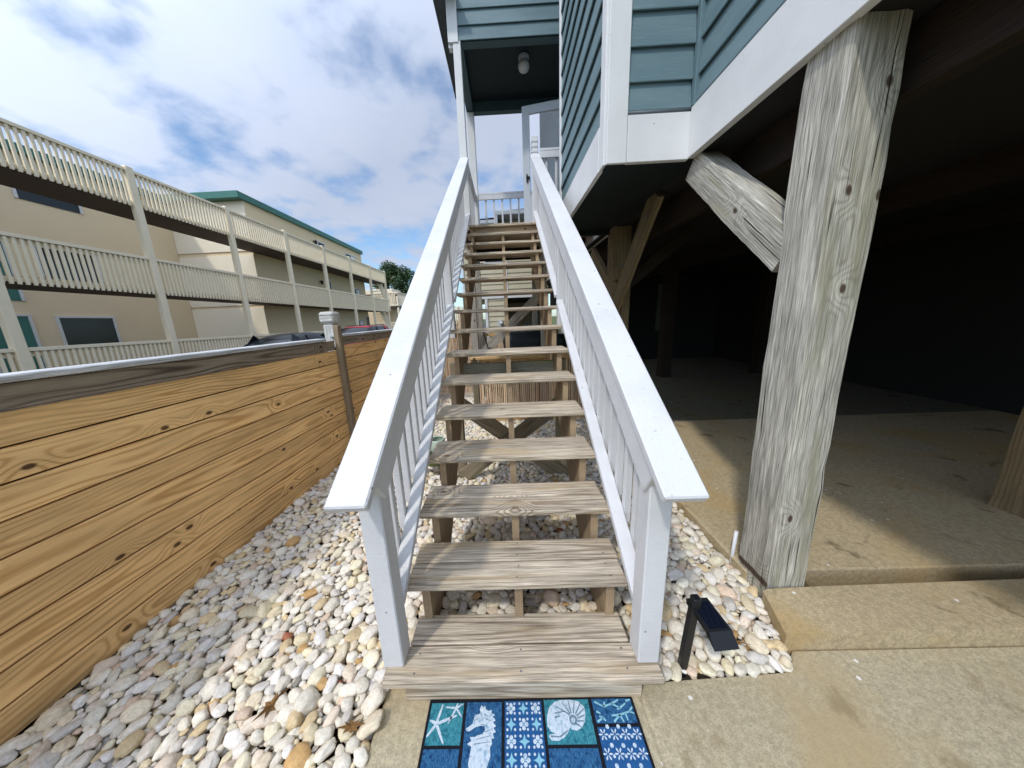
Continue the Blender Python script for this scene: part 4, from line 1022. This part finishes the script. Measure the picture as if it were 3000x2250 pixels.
# ------------------------------------------------------------------ doormat
mat_o = thing('doormat', 'blue and teal doormat printed with starfish, seahorse, tile, nautilus and coral panels', 'doormat', (.04, -.17, 0))
TI = Matrix.Translation((-.04, .17, 0))
def flat(pts, z, mb=None):
    mb = mb or MB(); mb.add([(p[0], p[1], z) for p in pts], [tuple(range(len(pts)))]); return mb
def mp(mb, name, mat, parent=None, lbl=None):
    # make every sheet face up
    for i, f in enumerate(mb.f):
        a, b, c = [V(mb.v[k]) for k in f[:3]]; ar = 0
        for k in range(len(f)):
            p, q = mb.v[f[k]], mb.v[f[(k+1) % len(f)]]; ar += p[0]*q[1]-q[0]*p[1]
        if ar < 0 and abs(mb.v[f[0]][2]-mb.v[f[-1]][2]) < 1e-6: mb.f[i] = tuple(reversed(f))
    o = mb.build(name, mat, parent or mat_o)
    if parent is None: o.matrix_parent_inverse = TI
    if lbl: o['label'] = lbl
    return o
mb = MB(); mb.box(-.392, .470, -.42, .062, .001, .010, .003); mp(mb, 'mat_base', 'mblack')
def rect(x0, x1, y0, y1): return [(x0, y0), (x1, y0), (x1, y1), (x0, y1)]
Z1, Z2, Z3 = .0115, .0122, .0129
pn = {}
for nm, x0, x1, y0, y1, m in (('starfish_panel', -.380, -.243, -.080, .047, 'mteal'), ('seahorse_panel', -.230, -.083, -.408, .048, 'mblue'), ('tile_panel', -.070, .083, -.408, .050, 'mnavy'),
                              ('nautilus_panel', .095, .281, -.081, .053, 'mteal'), ('coral_panel', .296, .459, -.023, .054, 'mblue'), ('lattice_panel', .296, .459, -.408, -.034, 'mnavy'),
                              ('plain_panel', -.380, -.243, -.408, -.090, 'mblue'), ('plain_panel', .095, .281, -.408, -.091, 'mblue')):
    pn[nm] = mp(flat(rect(x0, x1, y0, y1), Z1), nm, m)
def star(c, tips, w):
    cx, cy = c; an = sorted([(math.atan2(t[1]-cy, t[0]-cx), t) for t in tips]); pts = []
    for i, (a, t) in enumerate(an):
        L = math.hypot(t[0]-cx, t[1]-cy); b = an[(i+1) % len(an)][0]
        if b < a: b += 2*math.pi
        dx, dy = math.cos(a), math.sin(a)
        for s_, ww in ((.45, .8), (.92, .45)): pts.append((cx+dx*L*s_+dy*w*ww, cy+dy*L*s_-dx*w*ww))
        pts.append(t)
        for s_, ww in ((.92, .45), (.45, .8)): pts.append((cx+dx*L*s_-dy*w*ww, cy+dy*L*s_+dx*w*ww))
        m = (a+b)/2; pts.append((cx+math.cos(m)*w*1.4, cy+math.sin(m)*w*1.4))
    return pts
mb = MB(); 
for c, tp, w in (((-0.3468, -0.0183), [[-0.3323, 0.0450], [-0.2649, 0.0072], [-0.3067, -0.0785], [-0.3790, -0.057], [-0.3769, -0.0067]], .0062), ((-0.2744, 0.0297), [[-0.2699, 0.0460], [-0.2450, 0.0440], [-0.2450, -0.0004], [-0.3012, -0.02], [-0.3203, 0.0334]], .0045)):
    flat(star(c, tp, w), Z2, mb)
mp(mb, 'starfish_print', 'mwhite', pn['starfish_panel'])
HORSE = [[-0.1716, 0.0119], [-0.1745, 0.0251], [-0.168, 0.0394], [-0.1596, 0.0294], [-0.1532, 0.0374], [-0.1494, 0.0248], [-0.1375, 0.0194], [-0.1243, 0.0223], [-0.1256, 0.0123], [-0.1099, 0.0069], [-0.1193, 0.0006], [-0.107, -0.0101], [-0.1181, -0.0163], [-0.1042, -0.0275], [-0.1152, -0.0327], [-0.1048, -0.0448], [-0.1173, -0.0486], [-0.1113, -0.0623], [-0.122, -0.0641], [-0.1187, -0.0774], [-0.1263, -0.0856], [-.124, -.11], [-.14, -.15], [-.19, -.165], [-.205, -.13], [-0.1981, -0.085], [-0.2151, -0.0767], [-0.1999, -0.0692], [-0.2066, -0.0577], [-0.1875, -0.0578], [-0.1745, -0.0521], [-0.1582, -0.0503], [-0.1481, -0.0385], [-0.1517, -0.0263], [-0.1684, -0.0261], [-0.1876, -0.03], [-0.2112, -0.0419], [-0.2224, -0.041], [-0.2261, -0.0337], [-0.1999, -0.0197], [-0.196, -0.0029], [-0.1925, 0.0077]]
sh = mp(flat(HORSE, Z2), 'seahorse_print', 'mwhite', pn['seahorse_panel'])
def lines(segs, w, z):
    mb = MB()
    for sg in segs:
        for a, b in zip(sg, sg[1:]):
            dx, dy = b[0]-a[0], b[1]-a[1]; L = math.hypot(dx, dy); nx, ny = -dy/L*w/2, dx/L*w/2
            flat([(a[0]-nx, a[1]-ny), (b[0]-nx*.6, b[1]-ny*.6), (b[0]+nx*.6, b[1]+ny*.6), (a[0]+nx, a[1]+ny)], z, mb)
    return mb
def disc(cx, cy, r, z, mb, n=14, r2=None):
    flat([(cx+math.cos(2*math.pi*k/n)*r, cy+math.sin(2*math.pi*k/n)*(r2 or r)) for k in range(n)], z, mb)
segs = [[(-.195, -.01), (-.178, -.005)], [(-.17, .018), (-.16, -.012)], [(-.155, .01), (-.135, .0)], [(-.15, -.005), (-.125, -.012)], [(-.165, -.022), (-.14, -.028)], [(-.15, -.045), (-.12, -.035)], [(-.18, -.065), (-.125, -.055)], [(-.19, -.078), (-.128, -.072)], [(-.185, .0), (-.18, -.006)]]
mp(lines(segs, .0028, Z3), 'seahorse_ridges', 'mgrey', pn['seahorse_panel'])
NAUT = [[0.1405, 0.0465], [0.1709, 0.0515], [0.2064, 0.0520], [0.24, 0.0467], [0.2588, 0.0294], [0.2599, 0.0075], [0.251, -0.0177], [0.2337, -0.0359], [0.2127, -0.0436], [0.1947, -0.0395], [0.1878, -0.0334], [0.1809, -0.0453], [0.1632, -0.0607], [0.1373, -0.0712], [0.1109, -0.0698], [0.1016, -0.0602], [0.1053, -0.0533], [0.1301, -0.0508], [0.1104, -0.0447], [0.0996, -0.0286], [0.102, 0.0005], [0.1142, 0.0265]]
mp(flat(NAUT, Z2), 'nautilus_print', 'mwhite', pn['nautilus_panel'])
NSTR = [[[0.1958, 0.0038], [0.1437, 0.0306]], [[0.1967, 0.0081], [0.1697, 0.0462]], [[0.2023, 0.008], [0.1969, 0.0504]], [[0.2108, 0.008], [0.2229, 0.0488]], [[0.2188, 0.0057], [0.2472, 0.0407]], [[0.2229, -0.0007], [0.2571, 0.0227]], [[0.2242, -0.0071], [0.2565, 0.0032]], [[0.2222, -0.0154], [0.2499, -0.0157]], [[0.2147, -0.0235], [0.2342, -0.0339]], [[0.1344, 0.0087], [0.1753, 0.0148]], [[0.1323, -0.004], [0.1555, -0.0]], [[0.1084, -0.0584], [0.1445, -0.0606]], [[0.1445, -0.0606], [0.1807, -0.0414]]]
mb = lines(NSTR, .0055, Z3); disc(.206, -.012, .016, Z3, mb); mp(mb, 'nautilus_stripes', 'mgrey', pn['nautilus_panel'])
mb = MB(); disc(.205, -.013, .008, Z3+.0006, mb); mp(mb, 'nautilus_eye', 'mwhite', pn['nautilus_panel'])
CORAL = [[[0.3064, 0.0446], [0.3389, 0.0285], [0.3762, 0.037], [0.408, 0.0500]], [[0.3389, 0.0285], [0.3498, 0.0441]], [[0.3762, 0.037], [0.4056, 0.0234], [0.4344, 0.0386]], [[0.4056, 0.0234], [0.3927, 0.0191]], [[0.3057, 0.0135], [0.3206, 0.0068]], [[0.3017, -0.0182], [0.3277, -0.006], [0.3354, -0.0165]], [[0.3277, -0.006], [0.3124, -0.0016]], [[0.3677, -0.0188], [0.3975, 0.0018], [0.4408, 0.0121], [0.4570, 0.0271]], [[0.3975, 0.0018], [0.3633, 0.0]], [[0.4408, 0.0121], [0.4570, 0.0054]], [[0.4214, 0.0058], [0.4241, -0.0153]], [[0.3975, 0.0018], [0.406, -0.0192]], [[0.4371, 0.0454], [0.4570, 0.050]]]
mp(lines(CORAL, .008, Z2), 'coral_print', 'mlight', pn['coral_panel'])
# quatrefoil tile pattern
mb = MB(); mc = MB()
for i in range(3):
    for j in range(9):
        cx = -.070+.0255+.051*i; cy = .050-.024-.049*j
        if (i+j) % 2 == 0:
            for a in range(4):
                an = a*math.pi/2; disc(cx+math.cos(an)*.011, cy+math.sin(an)*.011, .0075, Z2, mb, 10)
            flat([(cx-.004, cy), (cx, cy-.004), (cx+.004, cy), (cx, cy+.004)], Z3, mc)
        else:
            flat([(cx-.021, cy), (cx-.006, cy-.006), (cx, cy-.021), (cx+.006, cy-.006), (cx+.021, cy), (cx+.006, cy+.006), (cx, cy+.021), (cx-.006, cy+.006)], Z2, mc)
        for a in range(4):
            an = math.pi/4+a*math.pi/2; 
            disc(cx+math.cos(an)*.0215, cy+math.sin(an)*.0215, .0045, Z2+.0002*((i+j+a) % 3), mb, 8)
mp(mb, 'tile_print', 'mwhite', pn['tile_panel']); mp(mc, 'tile_print', 'mlight', pn['tile_panel'])
mb = MB()
for i in range(4):
    for j in range(7):
        cx = .313+.043*i; cy = -.055-.052*j
        for a in range(6):
            an = a*math.pi/3; flat([(cx+math.cos(an-.3)*.004, cy+math.sin(an-.3)*.004), (cx+math.cos(an-.22)*.014, cy+math.sin(an-.22)*.014), (cx+math.cos(an)*.019, cy+math.sin(an)*.019), (cx+math.cos(an+.22)*.014, cy+math.sin(an+.22)*.014), (cx+math.cos(an+.3)*.004, cy+math.sin(an+.3)*.004)], Z2, mb)
        if i < 3: disc(cx+.0215, cy+.022, .007, Z2, mb, 10); disc(cx+.0215, cy-.006, .005, Z2, mb, 10)
mp(mb, 'lattice_print', 'mwhite', pn['lattice_panel'])

# ------------------------------------------------------------------ dry leaves
def leaf(x, y, z, r, rot, tilt, label):
    pts = []
    for k in range(16):
        a = 2*math.pi*k/16; rr = r*(1 if k % 2 == 0 else .55)*(1.5 if k in (0, 8) else 1)
        pts.append((rr*math.cos(a), rr*.55*math.sin(a), .012*math.cos(a*2)+.004*math.sin(a*3)))
    mb = MB(); vs = pts+[(0, 0, 0)]+[(p[0], p[1], p[2]-.0015) for p in pts]+[(0, 0, -.0015)]
    fs = [(k, (k+1) % 16, 16) for k in range(16)]+[((k+1) % 16+17, k+17, 33) for k in range(16)]+[(k+17, (k+1) % 16+17, (k+1) % 16, k) for k in range(16)]
    mb.add(vs, fs); o = mb.build('dry_leaf', 'dryleaf'); o.location = (x, y, z); o.rotation_euler = (tilt, .3, rot)
    tag(o, label, 'leaf', 'dry leaves among the pebbles')
leaf(-1.06, .03, .045, .055, 1.3, .5, 'curled tan leaf in the pebbles lower left of the pavement edge')
leaf(-.68, -.04, .045, .04, .3, .4, 'brown leaf against the left edge of the concrete pavement')
leaf(1.02, .24, .05, .045, 2.4, .6, 'narrow brown leaf right of the solar path light')

# ------------------------------------------------------------------ river pebbles
def ico(sub):
    import bmesh
    bm = bmesh.new(); bmesh.ops.create_icosphere(bm, subdivisions=sub, radius=1)
    v = np.array([p.co[:] for p in bm.verts]); f = np.array([[q.index for q in p.verts] for p in bm.faces]); bm.free(); return v, f
def shapes(sub, n):
    v, f = ico(sub); out = []
    for k in range(n):
        q = v.copy(); o = V((k*7.3, k*3.1, 2.2))
        d = np.array([1+.30*mnoise.noise(V(p)*1.0+o)+.15*mnoise.noise(V(p)*2.2+o) for p in v])
        q = np.sign(q)*np.abs(q)**random.uniform(.82, 1.0); q *= d[:, None]; q[:, 2] *= random.uniform(.85, 1.05); out.append(q)
    return out, f
PALC = [(.68, .62, .51), (.72, .67, .60), (.66, .62, .56), (.68, .58, .42), (.70, .60, .40), (.62, .48, .28), (.74, .68, .57), (.56, .52, .46), (.68, .57, .45), (.70, .64, .53), (.66, .61, .50),
        (.73, .66, .48), (.52, .32, .13), (.36, .34, .32), (.60, .46, .34), (.30, .10, .05), (.22, .20, .17)]
PW = np.array([12, 10, 8, 10, 9, 6, 12, 6, 8, 12, 8, 9, 2.0, 1.2, 2.5, .25, .3]); PW = PW/PW.sum()
excl = [(-.557, -.466, 1.87, 1.965), (.461, .552, 1.87, 1.965), (-.467, -.427, .07, .60), (-.012, .028, .07, .60), (.434, .474, .07, .60), (-.50, .515, .05, .11)]
def allowed(x, y, r):
    if x < fx(y)+r*.5 or x > 1.362-r*.5: return False
    if y < -1.2 or y > 5.9: return False
    if x > 1.24 and y < .46: return y > .15 and x < 1.262+(y-.235)*.37-r*.4
    if x > -.45 and y > 3.5 - r and y < 3.6: return False
    if x > -.597-r*.25 and x < .515 and y < .125+r*.2: return False
    if x >= .50 and x < 1.25 and y < .118+(x-.5)*.045+r*.25: return False
    for a, b, c, d in excl:
        if a-r*.6 < x < b+r*.6 and c-r*.6 < y < d+r*.55: return False
    # keep clear below the solid pavement corner
    return True
def scatter(seedn, radii, tries, dens_mask=None):
    cell = .05; grid = {}; out = []
    for (r0, r1, nt) in radii:
        for _ in range(nt):
            r = random.uniform(r0, r1); x = random.uniform(-2.05, 1.36); y = random.uniform(-.75, 5.8)
            if y > 3.6 and x > -.45: continue
            if y < .1 and x > -.6: continue
            if not allowed(x, y, r): continue
            ci, cj = int(x/cell), int(y/cell); ok = True
            for i in range(ci-2, ci+3):
                for j in range(cj-2, cj+3):
                    for (a, b, c) in grid.get((i, j), ()):
                        if (a-x)**2+(b-y)**2 < ((c+r)*.86)**2: ok = False; break
                    if not ok: break
                if not ok: break
            if ok: grid.setdefault((ci, cj), []).append((x, y, r)); out.append((x, y, r))
    return out
def pebbles():
    lay0 = scatter(1, ((.020, .030, 22000), (.012, .019, 45000)), 0)
    lay1 = scatter(2, ((.031, .041, 700), (.022, .030, 26000), (.014, .021, 60000), (.008, .012, 50000)), 0)
    S3, F3 = shapes(3, 12); S2, F2 = shapes(2, 12)
    VV = []; FF = []; CC = []; LL = []; off = 0
    cam_p = np.array([0, -.88, 1.6])
    for li, lay in enumerate((lay0, lay1)):
        for (x, y, r) in lay:
            d = math.hypot(x-cam_p[0], y-cam_p[1])
            near = d < 2.3 and li == 1
            sh, F = (S3, F3) if near else (S2, F2)
            q = sh[random.randrange(len(sh))]
            el = random.uniform(1.0, 1.55); a = r*math.sqrt(el)*1.12; b = r/math.sqrt(el)*1.12; c = min(b, r)*random.uniform(.55, .85)
            p = q*np.array([a, b, c])
            tl = random.gauss(0, .26); tk = random.gauss(0, .22); yw = random.uniform(0, math.pi)
            Rm = np.array(Matrix.Rotation(yw, 3, 'Z') @ Matrix.Rotation(tl, 3, 'X') @ Matrix.Rotation(tk, 3, 'Y'))
            p = p @ Rm.T; z = (c*.45-.012) if li == 0 else (c*.55 + .004 + random.uniform(0, .010))
            z += .006*math.sin(x*5)*math.cos(y*4)
            VV.append(p+np.array([x, y, z])); FF.append(F+off); off += len(q)
            pcx = np.array(PALC[rng.choice(len(PALC), p=PW)])*random.uniform(.92, 1.18)
            CC.append(np.tile(np.array([*np.clip(pcx, 0, .85), 1]), (len(q), 1))); LL.append(q*r + rng.uniform(-50, 50, 3))
    VV = np.concatenate(VV).astype(np.float32); FF = np.concatenate(FF).astype(np.int32); CC = np.concatenate(CC).astype(np.float32); LL = np.concatenate(LL).astype(np.float32)
    me = bpy.data.meshes.new('river_pebbles'); me.vertices.add(len(VV)); me.vertices.foreach_set('co', VV.ravel())
    me.loops.add(len(FF)*3); me.loops.foreach_set('vertex_index', FF.ravel())
    me.polygons.add(len(FF)); me.polygons.foreach_set('loop_start', np.arange(0, len(FF)*3, 3, dtype=np.int32))
    try: me.polygons.foreach_set('loop_total', np.full(len(FF), 3, dtype=np.int32))
    except Exception: pass
    me.polygons.foreach_set('use_smooth', np.ones(len(FF), dtype=bool)); me.update(calc_edges=True)
    a = me.attributes.new('pc', 'FLOAT_COLOR', 'POINT'); a.data.foreach_set('color', CC.ravel())
    a = me.attributes.new('lc', 'FLOAT_VECTOR', 'POINT'); a.data.foreach_set('vector', LL.ravel())
    me.materials.append(MAT['pebble']); o = bpy.data.objects.new('river_pebbles', me); COL.objects.link(o)
    print('pebbles', len(lay0), len(lay1), 'tris', len(FF))
    tag(o, 'bed of rounded cream and grey river pebbles covering the ground around the stairs', 'pebbles', kind='stuff')
pebbles()
